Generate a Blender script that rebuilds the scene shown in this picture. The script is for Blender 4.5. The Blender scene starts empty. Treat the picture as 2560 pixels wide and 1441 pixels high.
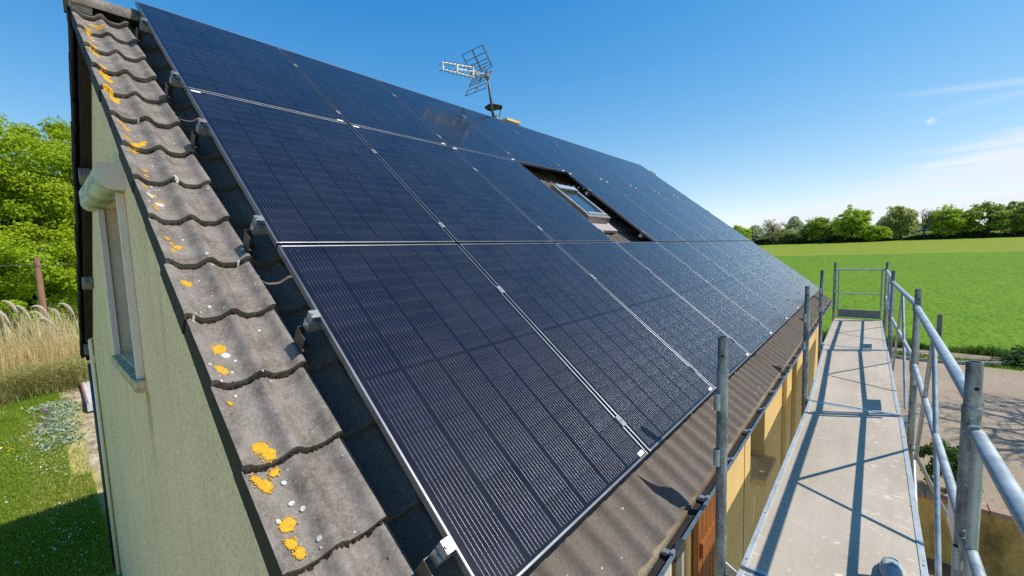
import bpy, bmesh, math, random
import numpy as np
from mathutils import Vector, Matrix

SC = bpy.context.scene
COL = SC.collection
rad = math.radians

# ------------------------------------------------------------------ camera
cam = bpy.data.cameras.new("camera")
cam.sensor_fit = 'HORIZONTAL'
cam.sensor_width = 36.0
cam.lens = 14.535
cam.clip_start = 0.02
cam.clip_end = 5000
co = bpy.data.objects.new("camera", cam)
co.location = (2.144, -0.76, -0.0761)
co.rotation_euler = (1.4838, 0.033, 0.7124)
COL.objects.link(co)
SC.camera = co

# ------------------------------------------------------------------ sun, sky, exposure
SUN_EL, SUN_AZ = rad(52.5), rad(30.0)          # azimuth counted from +X towards +Y
SDIR = Vector((math.cos(SUN_EL) * math.cos(SUN_AZ), math.cos(SUN_EL) * math.sin(SUN_AZ), math.sin(SUN_EL)))
sl = bpy.data.lights.new("sun", 'SUN')
sl.energy = 3.55
sl.angle = rad(0.5)
sl.color = (1.0, 0.95, 0.87)
so = bpy.data.objects.new("sun", sl)
so.rotation_euler = SDIR.to_track_quat('Z', 'Y').to_euler()
so.location = (10, 10, 20)
COL.objects.link(so)

W = bpy.data.worlds.new("World")
SC.world = W
W.use_nodes = True
wn, wl = W.node_tree.nodes, W.node_tree.links
wn.clear()

def N(nodes, t, **kw):
    n = nodes.new(t)
    for k, v in kw.items():
        setattr(n, k, v)
    return n

def build_world():
    out = N(wn, 'ShaderNodeOutputWorld')
    bg = N(wn, 'ShaderNodeBackground')
    bg.inputs['Strength'].default_value = 0.125
    sky = N(wn, 'ShaderNodeTexSky', sky_type='NISHITA')
    sky.sun_disc = False
    sky.sun_elevation = SUN_EL
    sky.sun_rotation = rad(90.0 - 30.0)
    sky.altitude = 100
    sky.air_density = 0.9
    sky.dust_density = 0.1
    sky.ozone_density = 1.6
    geo = N(wn, 'ShaderNodeTexCoord')
    def dot(v):
        d = N(wn, 'ShaderNodeVectorMath', operation='DOT_PRODUCT')
        wl.new(geo.outputs['Generated'], d.inputs[0])
        d.inputs[1].default_value = v
        return d.outputs['Value']
    def mth(op, a, b=None, c=None, clamp=False):
        m = N(wn, 'ShaderNodeMath', operation=op, use_clamp=clamp)
        for i, q in enumerate((a, b, c)):
            if q is None: continue
            if isinstance(q, (int, float)): m.inputs[i].default_value = q
            else: wl.new(q, m.inputs[i])
        return m.outputs[0]
    def ramp(v, a, b):
        r = N(wn, 'ShaderNodeMapRange', interpolation_type='SMOOTHSTEP')
        wl.new(v, r.inputs['Value'])
        r.inputs['From Min'].default_value = a
        r.inputs['From Max'].default_value = b
        return r.outputs['Result']
    # thin cirrus bank low in the sky, its upper edge a tilted great circle
    k = (0.2916, 0.1043, -0.9508)
    w = dot(k)
    mp = N(wn, 'ShaderNodeMapping')
    mp.inputs['Rotation'].default_value = (0, rad(17), 0)
    mp.inputs['Scale'].default_value = (3.6, 3.6, 46.0)
    wl.new(geo.outputs['Generated'], mp.inputs['Vector'])
    nz = N(wn, 'ShaderNodeTexNoise')
    nz.inputs['Scale'].default_value = 1.3
    nz.inputs['Detail'].default_value = 6
    nz.inputs['Roughness'].default_value = 0.55
    wl.new(mp.outputs[0], nz.inputs['Vector'])
    wob = mth('MULTIPLY_ADD', nz.outputs['Fac'], 0.09, mth('SUBTRACT', w, 0.045))
    band = ramp(wob, -0.015, 0.035)
    east = ramp(dot((1, 0.1, 0)), -0.5, 0.0)
    cl = mth('MULTIPLY', band, east)
    cl = mth('MULTIPLY', cl, mth('MULTIPLY_ADD', nz.outputs['Fac'], 2.0, -0.28, clamp=True))
    # a vapour trail
    t = dot((-0.1013, 0.24, -0.9655))
    tw = mth('POWER', 2.718, mth('MULTIPLY', mth('MULTIPLY', t, t), -42000.0))
    tw = mth('MULTIPLY', tw, ramp(dot((1, 0, 0)), -0.03, 0.14))
    tw = mth('MULTIPLY', tw, ramp(dot((0, 1, 0)), 0.5, 0.9))
    tw = mth('MULTIPLY', tw, 0.28)
    t2 = dot((0.12, 0.19, -0.974))
    tw2 = mth('POWER', 2.718, mth('MULTIPLY', mth('MULTIPLY', t2, t2), -30000.0))
    tw2 = mth('MULTIPLY', mth('MULTIPLY', tw2, ramp(dot((1, 0, 0)), 0.02, 0.2)), 0.2)
    tw2 = mth('MULTIPLY', tw2, ramp(dot((0, 1, 0)), 0.5, 0.9))
    # one small puff
    pd = dot((0.068, 0.9792, 0.191))
    nz2 = N(wn, 'ShaderNodeTexNoise')
    nz2.inputs['Scale'].default_value = 160
    wl.new(geo.outputs['Generated'], nz2.inputs['Vector'])
    pf = mth('MULTIPLY', ramp(mth('MULTIPLY_ADD', nz2.outputs['Fac'], 0.00009, pd), 0.99997, 1.00004), 0.55)
    fac = mth('MAXIMUM', mth('MAXIMUM', cl, pf), mth('MAXIMUM', tw, tw2), clamp=True)
    # soft milky veil just above the horizon
    mix = N(wn, 'ShaderNodeMix', data_type='RGBA')
    wl.new(fac, mix.inputs['Factor'])
    hs = N(wn, 'ShaderNodeHueSaturation')
    hs.inputs['Saturation'].default_value = 1.18
    hs.inputs['Value'].default_value = 1.0
    wl.new(sky.outputs[0], hs.inputs['Color'])
    # film-like shoulder so that the bright horizon does not clip
    up = N(wn, 'ShaderNodeVectorMath', operation='SCALE'); up.inputs['Scale'].default_value = 1.45
    wl.new(hs.outputs[0], up.inputs[0])
    dn = N(wn, 'ShaderNodeVectorMath', operation='MULTIPLY_ADD'); dn.inputs[1].default_value = (.20, .20, .20); dn.inputs[2].default_value = (1, 1, 1)
    wl.new(hs.outputs[0], dn.inputs[0])
    dv = N(wn, 'ShaderNodeVectorMath', operation='DIVIDE')
    wl.new(up.outputs[0], dv.inputs[0]); wl.new(dn.outputs[0], dv.inputs[1])
    h2 = N(wn, 'ShaderNodeHueSaturation'); h2.inputs['Hue'].default_value = 0.507; h2.inputs['Saturation'].default_value = 1.32; h2.inputs['Value'].default_value = 1.36
    wl.new(dv.outputs[0], h2.inputs['Color'])
    wl.new(h2.outputs[0], mix.inputs['A'])
    mix.inputs['B'].default_value = (4.9, 5.15, 5.6, 1)
    wl.new(mix.outputs['Result'], bg.inputs['Color'])
    wl.new(bg.outputs[0], out.inputs['Surface'])
build_world()

SC.view_settings.view_transform = 'Standard'
SC.view_settings.look = 'None'
SC.view_settings.exposure = 0.50
SC.view_settings.gamma = 1.0
SC.cycles.max_bounces = 6
SC.cycles.transparent_max_bounces = 6
SC.cycles.use_denoising = False
SC.render.film_transparent = False

rnd = random.Random(7)

# ------------------------------------------------------------------ materials
def new_mat(name):
    m = bpy.data.materials.new(name)
    m.use_nodes = True
    nt = m.node_tree
    b = nt.nodes['Principled BSDF']
    return m, nt.nodes, nt.links, b

class MG:
    """small helper to write node graphs"""
    def __init__(s, name):
        s.m, s.n, s.l, s.b = new_mat(name)
        s.tc = s.n.new('ShaderNodeTexCoord')
    def co(s, kind='Object'):
        return s.tc.outputs[kind]
    def lnk(s, v, sock):
        if isinstance(v, (int, float)): sock.default_value = v
        elif isinstance(v, tuple): sock.default_value = v if len(v) == 4 or sock.type == 'VECTOR' else (*v, 1)
        else: s.l.new(v, sock)
    def math(s, op, a, b=None, c=None, clamp=False):
        m = s.n.new('ShaderNodeMath'); m.operation = op; m.use_clamp = clamp
        for i, q in enumerate((a, b, c)):
            if q is not None: s.lnk(q, m.inputs[i])
        return m.outputs[0]
    def scale(s, v, sc):
        m = s.n.new('ShaderNodeMapping'); m.inputs['Scale'].default_value = sc
        s.l.new(v, m.inputs['Vector']); return m.outputs[0]
    def noise(s, sc, det=4, rough=.55, vec=None, dist=0.):
        t = s.n.new('ShaderNodeTexNoise')
        t.inputs['Scale'].default_value = sc; t.inputs['Detail'].default_value = det
        t.inputs['Roughness'].default_value = rough; t.inputs['Distortion'].default_value = dist
        s.l.new(vec if vec is not None else s.co(), t.inputs['Vector'])
        return t.outputs['Fac']
    def voro(s, sc, vec=None, out='Distance', rnd=1.):
        t = s.n.new('ShaderNodeTexVoronoi'); t.inputs['Scale'].default_value = sc
        t.inputs['Randomness'].default_value = rnd
        s.l.new(vec if vec is not None else s.co(), t.inputs['Vector'])
        return t.outputs[out]
    def step(s, v, a, b, lo=0., hi=1.):
        r = s.n.new('ShaderNodeMapRange'); s.lnk(v, r.inputs['Value'])
        r.inputs['From Min'].default_value = a; r.inputs['From Max'].default_value = b
        r.inputs['To Min'].default_value = lo; r.inputs['To Max'].default_value = hi
        return r.outputs['Result']
    def mix(s, f, a, b):
        m = s.n.new('ShaderNodeMix'); m.data_type = 'RGBA'
        s.lnk(f, m.inputs['Factor']); s.lnk(a, m.inputs['A']); s.lnk(b, m.inputs['B'])
        return m.outputs['Result']
    def sep(s, v):
        x = s.n.new('ShaderNodeSeparateXYZ'); s.l.new(v, x.inputs[0]); return x.outputs
    def island(s):
        g = s.n.new('ShaderNodeNewGeometry'); return g.outputs['Random Per Island']
    def bump(s, h, strength=.3, dist=.01):
        b = s.n.new('ShaderNodeBump'); b.inputs['Strength'].default_value = strength
        b.inputs['Distance'].default_value = dist; s.l.new(h, b.inputs['Height'])
        s.l.new(b.outputs[0], s.b.inputs['Normal'])
    def out(s, col=None, rough=None, metal=None, spec=None):
        if col is not None: s.lnk(col, s.b.inputs['Base Color'])
        if rough is not None: s.lnk(rough, s.b.inputs['Roughness'])
        if metal is not None: s.lnk(metal, s.b.inputs['Metallic'])
        if spec is not None: s.lnk(spec, s.b.inputs['Specular IOR Level'])
        return s.m

def simple(name, c1, c2, sc=8., rough=.6, metal=0., bump=0., bsc=None, stretch=(1, 1, 1), lo=.35, hi=.65, spec=None):
    g = MG(name)
    v = g.scale(g.co(), stretch)
    f = g.step(g.noise(sc, vec=v), lo, hi)
    if bump: g.bump(g.noise(bsc or sc * 4, vec=v), bump, .01)
    return g.out(g.mix(f, c1, c2), rough, metal, spec)

M = {}
# ---- concrete roof tile
def tile_mat(name, c_dark, c_mid, c_light, white=.5, con=0.):
    g = MG(name)
    a = g.noise(9, 5, .6); b = g.noise(70, 4, .7); c = g.noise(420, 2, .6)
    base = g.mix(g.step(a, .25 + con, .75 - con), c_dark, c_mid)
    base = g.mix(g.step(b, .45, .8, 0, .8), base, c_light)
    base = g.mix(g.step(c, .52, .70, 0, .7), base, tuple(x * .35 for x in c_dark))
    base = g.mix(g.step(c, .26, .40, .4, 0), base, tuple(min(1, x * 1.6) for x in c_light))
    # pale and dark specks
    vv = g.voro(17); hot = g.voro(17, out='Color')
    r = g.sep(hot)
    spot = g.math('MULTIPLY', g.step(g.math('ADD', vv, g.math('MULTIPLY', b, .12)), .16, .11), g.step(r[0], .74, .76))
    base = g.mix(g.math('MULTIPLY', spot, white), base, (.72, .73, .70))
    v2 = g.voro(23); h2 = g.sep(g.voro(23, out='Color'))
    pit = g.math('MULTIPLY', g.step(v2, .13, .08), g.step(h2[1], .8, .82))
    base = g.mix(pit, base, (.04, .035, .03))
    g.bump(g.math('ADD', g.math('MULTIPLY', b, .6), c), .5, .0012)
    return g.out(base, .92, 0, .25)
M['verge'] = tile_mat('verge tile concrete', (.135, .112, .092), (.255, .22, .188), (.36, .322, .282), .55, .12)
M['tile'] = tile_mat('roof tile concrete', (.118, .096, .078), (.158, .132, .110), (.225, .19, .162), .7)
M['moss'] = simple('dry black moss', (.010, .007, .005), (.055, .036, .022), 60, .95, bump=.8, bsc=200)
g = MG('orange lichen')
f = g.noise(90, 4, .6); f2 = g.noise(260, 2)
c = g.mix(g.step(f, .35, .65), (.70, .35, .010), (.82, .47, .02))
c = g.mix(g.step(f2, .46, .64, 0, .85), c, (.33, .19, .05))
c = g.mix(g.step(g.noise(120, 4, .7), .60, .70, 0, .7), c, (.45, .42, .30))
c = g.mix(g.step(g.noise(700, 2), .55, .7, 0, .6), c, (.30, .16, .03))
g.bump(f2, .6, .004); M['lichen'] = g.out(c, .9, 0, .2)
g = MG('white lichen')
M['lichen_w'] = g.out(g.mix(g.step(g.noise(150), .4, .6), (.42, .42, .38), (.66, .66, .61)), .95, 0, .2)
M['dark_board'] = simple('dark verge board', (.007, .005, .005), (.020, .013, .011), 5, .8, stretch=(1, 1, 1))
M['purlin'] = simple('weathered timber', (.10, .09, .085), (.28, .26, .25), 14, .85, stretch=(1, 6, 1))

# ---- render walls
g = MG('pale weathered render')
sp = g.noise(66, 5, .75, vec=g.scale(g.co(), (1, 1, .5))); big = g.noise(1.6, 3)
c = g.mix(g.step(big, .35, .7), (.92, .72, .43), (.84, .65, .38))
c = g.mix(g.step(sp, .50, .70, 0, .72), c, (.20, .155, .09))
st = g.noise(3.2, 5, .65, vec=g.scale(g.co(), (2.4, 1, .14)))
c = g.mix(g.step(st, .52, .74, 0, .5), c, (.40, .33, .20))
GX = g.sep(g.co())
drip = g.math('MULTIPLY', g.step(g.math('ABSOLUTE', g.math('ADD', GX[0], 1.99)), .16, .02), g.math('MULTIPLY', g.step(GX[2], -1.03, -1.05), g.step(GX[2], -1.75, -1.05)))
c = g.mix(g.math('MULTIPLY', drip, g.step(g.noise(9, 4, .7), .3, .6, .35, .95)), c, (.34, .22, .09))
g.bump(g.noise(240, 3, .7), .5, .006); M['gable'] = g.out(c, .95, 0, .2)
g = MG('yellow render')
c = g.mix(g.step(g.noise(2.4, 4), .35, .65), (.80, .57, .25), (.73, .51, .21))
c = g.mix(g.step(g.noise(130, 3, .7), .58, .74, 0, .45), c, (.40, .24, .07))
g.bump(g.noise(190, 3, .7), .6, .006); M['front'] = g.out(c, .95, 0, .2)
M['smooth_yellow'] = simple('smooth yellow render', (.76, .54, .22), (.70, .49, .19), 3, .85)
M['reveal'] = simple('cream reveal plaster', (.70, .60, .44), (.62, .52, .38), 4, .85)
M['lilac'] = simple('grey painted metal', (.74, .65, .585), (.68, .60, .54), 3, .5)
M['box'] = simple('algae stained roller box', (.52, .53, .42), (.20, .22, .11), 5, .6, stretch=(.6, 1, 3), lo=.4, hi=.7)
M['sill'] = simple('mossy concrete sill', (.66, .55, .36), (.36, .29, .12), 12, .9, bump=.3)
M['sill_y'] = simple('cream front sill', (.72, .54, .27), (.58, .42, .2), 9, .9)
M['darkred'] = simple('dark red wood', (.05, .012, .012), (.08, .02, .018), 6, .5)
M['orange_wood'] = simple('varnished orange timber', (.33, .115, .022), (.22, .07, .013), 7, .5, stretch=(6, 6, .4), bump=.15)
M['door_wood'] = simple('brown door timber', (.44, .17, .045), (.30, .11, .028), 5, .5, stretch=(6, 6, .4))
M['curtain'] = simple('white curtain', (.50, .47, .42), (.30, .28, .24), 9, .9, stretch=(1, 6, .1))
g = MG('dark window glass')
g.out((.02, .024, .03), .05, 0, .6); M['glass'] = g.m
g = MG('roof window glass')
g.out((.03, .04, .06), .03, .0, 1.0); g.b.inputs['IOR'].default_value = 2.2; M['roofglass'] = g.m
M['alu'] = simple('dull aluminium frame', (.36, .34, .32), (.24, .225, .21), 12, .45, .6)
M['flash'] = simple('pinkish lead flashing', (.40, .34, .33), (.30, .25, .24), 10, .7)
M['zinc'] = simple('zinc gutter', (.24, .30, .34), (.15, .19, .22), 9, .42, .55)
M['gutter_in'] = simple('gutter grime', (.008, .007, .006), (.02, .016, .012), 20, .9)
M['cream_pipe'] = simple('cream conduit', (.86, .77, .58), (.80, .70, .52), 8, .5)
M['dark_pipe'] = simple('dark downpipe', (.02, .022, .026), (.035, .036, .04), 8, .45)
M['stone'] = simple('pale porch stone', (.46, .43, .37), (.34, .31, .26), 6, .9)
M['chim'] = simple('yellow chimney cap', (.72, .55, .26), (.60, .45, .2), 8, .9)
M['steel_pipe'] = simple('bright flue steel', (.62, .62, .60), (.45, .45, .44), 12, .35, .8)
M['cowl'] = simple('dark cowl', (.035, .025, .022), (.07, .05, .04), 20, .6, .2)

# ---- solar panel
g = MG('solar cells')
X = g.sep(g.co())
def frac(v): return g.math('FRACT', v)
cu = g.math('DIVIDE', g.math('ADD', X[1], .546), .182)              # six cell columns
fu = frac(cu)
cv = g.math('DIVIDE', g.math('ADD', g.math('SUBTRACT', g.math('ABSOLUTE', X[0]), .008), 0.0), .0925)   # half cells, gap in the middle
fv = frac(cv)
inu = g.math('MULTIPLY', g.step(fu, .035, .036), g.step(fu, .965, .964))
wv = frac(g.math('MULTIPLY', g.math('SUBTRACT', fu, .045), 11.0))
wire = g.step(g.math('ABSOLUTE', g.math('SUBTRACT', wv, .5)), .085, .07)
row = g.math('MULTIPLY', g.step(fv, .012, .02), g.step(fv, .988, .98))
inside = g.math('MULTIPLY', g.step(g.math('ABSOLUTE', X[1]), .5465, .546), g.step(g.math('ABSOLUTE', X[0]), .8415, .841))
mid = g.step(g.math('ABSOLUTE', X[0]), .0045, .0055)
rowgap = g.step(g.math('MINIMUM', fv, g.math('SUBTRACT', 1.0, fv)), .012, .02)
wire = g.math('MULTIPLY', g.math('MULTIPLY', wire, inu), g.math('MULTIPLY', g.math('MULTIPLY', inside, mid), rowgap))
cell = g.math('MULTIPLY', g.math('MULTIPLY', inu, row), g.math('MULTIPLY', inside, mid))
cid = g.n.new('ShaderNodeTexWhiteNoise'); cid.noise_dimensions = '3D'
cmb = g.n.new('ShaderNodeCombineXYZ')
g.l.new(g.math('FLOOR', cu), cmb.inputs[0])
g.l.new(g.math('FLOOR', g.math('DIVIDE', g.math('ADD', X[0], 9.25), .0925)), cmb.inputs[1])
oi = g.n.new('ShaderNodeObjectInfo'); g.l.new(oi.outputs['Random'], cmb.inputs[2])
g.l.new(cmb.outputs[0], cid.inputs['Vector'])
cc = g.mix(cid.outputs['Value'], (.006, .007, .016), (.011, .012, .026))
base = g.mix(cell, (.009, .010, .017), cc)
dust = g.noise(3.0, 5, .65); dn = g.noise(300, 2, .6); sm = g.noise(11, 5, .7, dist=1.2)
base = g.mix(g.math('MULTIPLY', g.step(dust, .35, .7), .02), base, (.35, .33, .30))
base = g.mix(g.math('MULTIPLY', g.step(sm, .66, .76), .10), base, (.5, .52, .55))
# glints imitated: the wires turn less metallic over one end of each half cell
glint_band = g.step(fv, .36, .30)
wc = g.mix(g.step(dn, .4, .6), (.12, .118, .115), (.20, .195, .188))
base = g.mix(wire, base, wc)
ro = g.math('ADD', g.step(dust, .3, .7, .11, .18), g.math('MULTIPLY', g.step(dn, .5, .7), .03))
ro = g.math('ADD', ro, g.math('MULTIPLY', wire, .22))
# the ribbon wires are round: bend their normal across the width
o = g.math('MULTIPLY', g.math('DIVIDE', g.math('SUBTRACT', wv, .5), .075), .96)
o = g.math('MINIMUM', g.math('MAXIMUM', o, -.96), .96)
nv = g.n.new('ShaderNodeCombineXYZ'); g.l.new(o, nv.inputs[1]); g.l.new(g.math('SQRT', g.math('SUBTRACT', 1.0, g.math('MULTIPLY', o, o))), nv.inputs[2])
vt = g.n.new('ShaderNodeVectorTransform'); vt.vector_type = 'NORMAL'; vt.convert_from = 'OBJECT'; vt.convert_to = 'WORLD'
g.l.new(nv.outputs[0], vt.inputs[0])
ge = g.n.new('ShaderNodeNewGeometry')
nm = g.n.new('ShaderNodeMix'); nm.data_type = 'VECTOR'
g.l.new(wire, nm.inputs['Factor']); g.l.new(ge.outputs['Normal'], nm.inputs[4]); g.l.new(vt.outputs[0], nm.inputs[5])
nn = g.n.new('ShaderNodeVectorMath'); nn.operation = 'NORMALIZE'; g.l.new(nm.outputs[1], nn.inputs[0])
g.l.new(nn.outputs[0], g.b.inputs['Normal'])
g.out(base, ro, g.math('MULTIPLY', wire, g.step(glint_band, 0, 1, .92, .55)), .5)
g.b.inputs['IOR'].default_value = 1.34
M['cells'] = g.m
M['pv_frame'] = simple('anodised frame', (.17, .175, .19), (.23, .235, .25), 6, .40, .8)
M['pv_side'] = simple('panel underside', (.02, .02, .022), (.03, .03, .03), 6, .6)
M['rail'] = simple('raw aluminium', (.62, .62, .60), (.50, .50, .49), 10, .38, .8)
M['clamp'] = simple('aluminium clamp', (.38, .38, .37), (.30, .30, .295), 10, .45, .7)
M['rail_dark'] = simple('dull aluminium hook', (.06, .05, .043), (.10, .085, .075), 10, .5, .5)
M['white_label'] = simple('white sticker', (.82, .82, .76), (.78, .78, .72), 9, .6)

# ---- scaffold
g = MG('galvanised steel')
a = g.noise(14, 5, .65); b = g.noise(70, 4, .7); v = g.voro(60, out='Color')
c = g.mix(g.step(a, .35, .65), (.34, .38, .385), (.50, .54, .54))
c = g.mix(g.step(b, .60, .72, 0, .7), c, (.68, .68, .64))
c = g.mix(g.step(b, .30, .40, .55, 0), c, (.16, .175, .18))
g.bump(b, .15, .003); M['galv'] = g.out(c, g.step(a, .3, .7, .42, .6), .55, .5)
g = MG('weathered galvanised post')
a = g.noise(11, 5, .7, vec=g.scale(g.co(), (1, 1, .5))); b = g.noise(45, 5, .75)
c = g.mix(g.step(a, .38, .62), (.13, .15, .155), (.40, .43, .43))
c = g.mix(g.step(b, .58, .68, 0, .75), c, (.52, .51, .47))
c = g.mix(g.step(b, .30, .42, .7, 0), c, (.07, .08, .085))
g.bump(b, .3, .004); M['post'] = g.out(c, .52, .5, .5)
g = MG('scaffold plywood')
a = g.noise(3.0, 5, .6, vec=g.scale(g.co(), (1, .35, 1))); b = g.noise(60, 4, .7, vec=g.scale(g.co(), (1, .25, 1)))
c = g.mix(g.step(a, .35, .66), (.41, .338, .25), (.50, .422, .328))
c = g.mix(g.step(b, .52, .75, 0, .35), c, (.30, .25, .21))
drop = g.noise(14, 5, .7, vec=g.scale(g.co(), (.7, 1.6, 1)), dist=.6); patch = g.noise(1.1, 3)
c = g.mix(g.math('MULTIPLY', g.step(drop, .615, .655), g.step(patch, .40, .55)), c, (.72, .64, .52))
X = g.sep(g.co())
drop2 = g.noise(20, 5, .7, vec=g.scale(g.co(), (.6, 1.7, 1)), dist=.8)
c = g.mix(g.math('MULTIPLY', g.step(drop2, .58, .625), g.math('MULTIPLY', g.step(X[0], 2.02, 2.25), g.step(g.noise(1.7, 3), .42, .56))), c, (.74, .66, .53))
long = g.noise(2.2, 5, .7, vec=g.scale(g.co(), (3.5, .5, 1)))
c = g.mix(g.math('MULTIPLY', g.step(long, .58, .7), .35), c, (.33, .27, .21))
c = g.mix(g.math('MULTIPLY', g.step(g.noise(5.5, 5, .7), .62, .72), .35), c, (.22, .19, .165))
kn = g.voro(7.5); kr = g.sep(g.voro(7.5, out='Color'))
c = g.mix(g.math('MULTIPLY', g.step(kn, .05, .035), g.step(kr[0], .72, .74)), c, (.05, .04, .035))
g.bump(b, .12, .003); M['ply'] = g.out(c, .75, 0, .3)
g = MG('deck edge aluminium')
b = g.noise(30, 4, .7, vec=g.scale(g.co(), (1, .3, 1)))
M['deck_alu'] = g.out(g.mix(g.step(b, .4, .7), (.62, .63, .60), (.42, .43, .42)), .45, .5)
M['toe'] = simple('grey toe board', (.17, .165, .165), (.23, .22, .215), 8, .7, stretch=(1, 1, 3))

# ---- ground
def grass_mat(name, c1, c2, c3, sc=1., wet=0):
    g = MG(name)
    a = g.noise(.35 * sc, 4, .6); b = g.noise(4.5 * sc, 5, .7); d = g.noise(26 * sc, 3, .7)
    c = g.mix(g.step(a, .3, .7), c1, c2)
    c = g.mix(g.step(b, .45, .72, 0, .8), c, c3)
    c = g.mix(g.step(d, .5, .72, 0, .6), c, tuple(x * .45 for x in c1))
    g.bump(g.math('ADD', d, b), .8, .06)
    return g, c
g, c = grass_mat('lawn', (.15, .25, .018), (.24, .33, .03), (.36, .37, .08))
X = g.sep(g.co())
dx = g.math('DIVIDE', g.math('ABSOLUTE', g.math('ADD', X[0], 13.2)), 3.9); dy = g.math('DIVIDE', g.math('ABSOLUTE', g.math('SUBTRACT', X[1], .35)), .92)
dd = g.math('ADD', g.math('MAXIMUM', dx, dy), g.math('MULTIPLY', g.math('SUBTRACT', g.noise(1.5, 5, .7), .5), 1.3))
worn = g.step(dd, 1.12, .92)
sand = g.mix(g.step(g.noise(2.6, 5, .7), .42, .6), (.60, .50, .34), (.24, .17, .10))
c = g.mix(worn, c, sand)
dd2 = g.math('ADD', g.math('MAXIMUM', g.math('DIVIDE', g.math('ABSOLUTE', g.math('ADD', X[0], 11.2)), 2.2), g.math('DIVIDE', g.math('ABSOLUTE', g.math('ADD', X[1], .75)), .5)), g.math('MULTIPLY', g.math('SUBTRACT', g.noise(2.2, 5, .7), .5), 1.6))
c = g.mix(g.math('MULTIPLY', g.step(dd2, 1.15, .8), .75), c, (.52, .42, .13))
M['lawn'] = g.out(c, .9, 0, .15)
g = MG('young crop')
X = g.sep(g.co())
a = g.noise(.03, 4, .6); b = g.noise(.55, 5, .75, vec=g.scale(g.co(), (1, .45, 1))); d = g.noise(6, 4, .75, vec=g.scale(g.co(), (1, .5, 1)))
c = g.mix(g.step(a, .35, .65), (.122, .245, .003), (.158, .28, .005))
c = g.mix(g.step(b, .42, .7, 0, .75), c, (.20, .31, .008))
c = g.mix(g.step(d, .42, .62, 0, .75), c, (.035, .10, .003))
d2 = g.noise(1.6, 4, .8, vec=g.scale(g.co(), (1, .35, 1)))
c = g.mix(g.step(d2, .52, .68, 0, .6), c, (.20, .295, .015))
tl = g.math('ABSOLUTE', g.math('SUBTRACT', g.math('FRACT', g.math('DIVIDE', X[1], 24.0)), .5))
g.bump(g.math('ADD', d, b), .5, .12); M['crop'] = g.out(c, .85, 0, .15)
g = MG('yellowing crop')
a = g.noise(.02, 4, .6, vec=g.scale(g.co(), (.4, 1, 1))); b = g.noise(.35, 5, .75, vec=g.scale(g.co(), (.5, 1, 1)))
c = g.mix(g.step(a, .35, .65), (.20, .25, .014), (.25, .27, .020))
c = g.mix(g.step(b, .45, .7, 0, .6), c, (.155, .22, .016))
g.bump(b, .5, .1); M['strip'] = g.out(c, .9, 0, .15)
g = MG('gravel')
a = g.noise(.5, 5, .6); b = g.noise(30, 4, .75); d = g.noise(4, 4, .65)
c = g.mix(g.step(a, .35, .65), (.30, .22, .145), (.38, .285, .195))
c = g.mix(g.step(b, .42, .68, 0, .75), c, (.48, .39, .285))
c = g.mix(g.step(b, .28, .42, .6, 0), c, (.19, .13, .095))
c = g.mix(g.step(d, .58, .72, 0, .45), c, (.30, .29, .15))
g.bump(b, .8, .03); M['gravel'] = g.out(c, .95, 0, .2)
M['bounce_fill'] = simple('warm bounce surface', (.62, .52, .40), (.50, .42, .32), 5, .95, bump=.4, bsc=40)  # for the added ground that throws warm light back
M['soil'] = simple('bare soil', (.17, .115, .07), (.32, .25, .16), 3, .95, bump=.8, bsc=25)
M['pit'] = simple('dark yard earth', (.12, .085, .06), (.22, .165, .12), 3, .95, bump=.5, bsc=30)
M['sand'] = simple('sandy ground', (.50, .43, .31), (.36, .29, .19), 3.5, .95, bump=.5, bsc=40)
M['slab'] = simple('pale terrace slab', (.58, .54, .52), (.50, .46, .44), 2, .85)
M['slab_edge'] = simple('pinkish slab edge', (.30, .16, .15), (.24, .12, .11), 4, .85)
g = MG('stained retaining wall')
a = g.noise(1.6, 5, .65, vec=g.scale(g.co(), (1, 1, .5))); b = g.noise(14, 4, .7); X = g.sep(g.co())
c = g.mix(g.step(b, .4, .7), (.64, .45, .13), (.52, .36, .11))
c = g.mix(g.step(a, .50, .70, 0, .8), c, (.10, .075, .03))
g.bump(b, .4, .01); M['retain'] = g.out(c, .95, 0, .2)
M['cap'] = simple('brick coping', (.30, .20, .14), (.42, .31, .22), 9, .95, bump=.4)
M['kerb'] = simple('weathered kerb', (.36, .33, .28), (.22, .20, .17), 6, .95)
M['wood_post'] = simple('rusty brown pole', (.34, .17, .10), (.24, .12, .075), 7, .8, stretch=(2, 2, .4))
M['conc_post'] = simple('grey timber post', (.24, .22, .20), (.15, .135, .12), 8, .9)
M['wire'] = simple('wire', (.06, .06, .06), (.09, .09, .09), 5, .5)
M['bark'] = simple('bark', (.075, .058, .045), (.15, .12, .095), 6, .95, bump=.6, bsc=12)

def leaf_mat(name, c1, c2, c3, trans=.35):
    g = MG(name)
    i = g.island()
    n = g.noise(.55, 3, .6)
    c = g.mix(i, c1, c2)
    c = g.mix(g.step(n, .42, .68, 0, .75), c, c3)
    g.out(c, .6, 0, .25)
    t = g.n.new('ShaderNodeBsdfTranslucent'); g.lnk(c, t.inputs['Color'])
    mx = g.n.new('ShaderNodeMixShader'); mx.inputs[0].default_value = trans
    g.l.new(g.b.outputs[0], mx.inputs[1]); g.l.new(t.outputs[0], mx.inputs[2])
    g.l.new(mx.outputs[0], g.n['Material Output'].inputs['Surface'])
    return g.m
M['leaf_lime'] = leaf_mat('lime leaves', (.25, .38, .010), (.37, .49, .016), (.48, .54, .022), .47)
M['leaf_mid'] = leaf_mat('mid green leaves', (.20, .32, .035), (.33, .43, .06), (.46, .48, .07), .5)
M['leaf_bright'] = leaf_mat('bright green leaves', (.30, .46, .02), (.42, .56, .035), (.50, .58, .04), .5)
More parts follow.
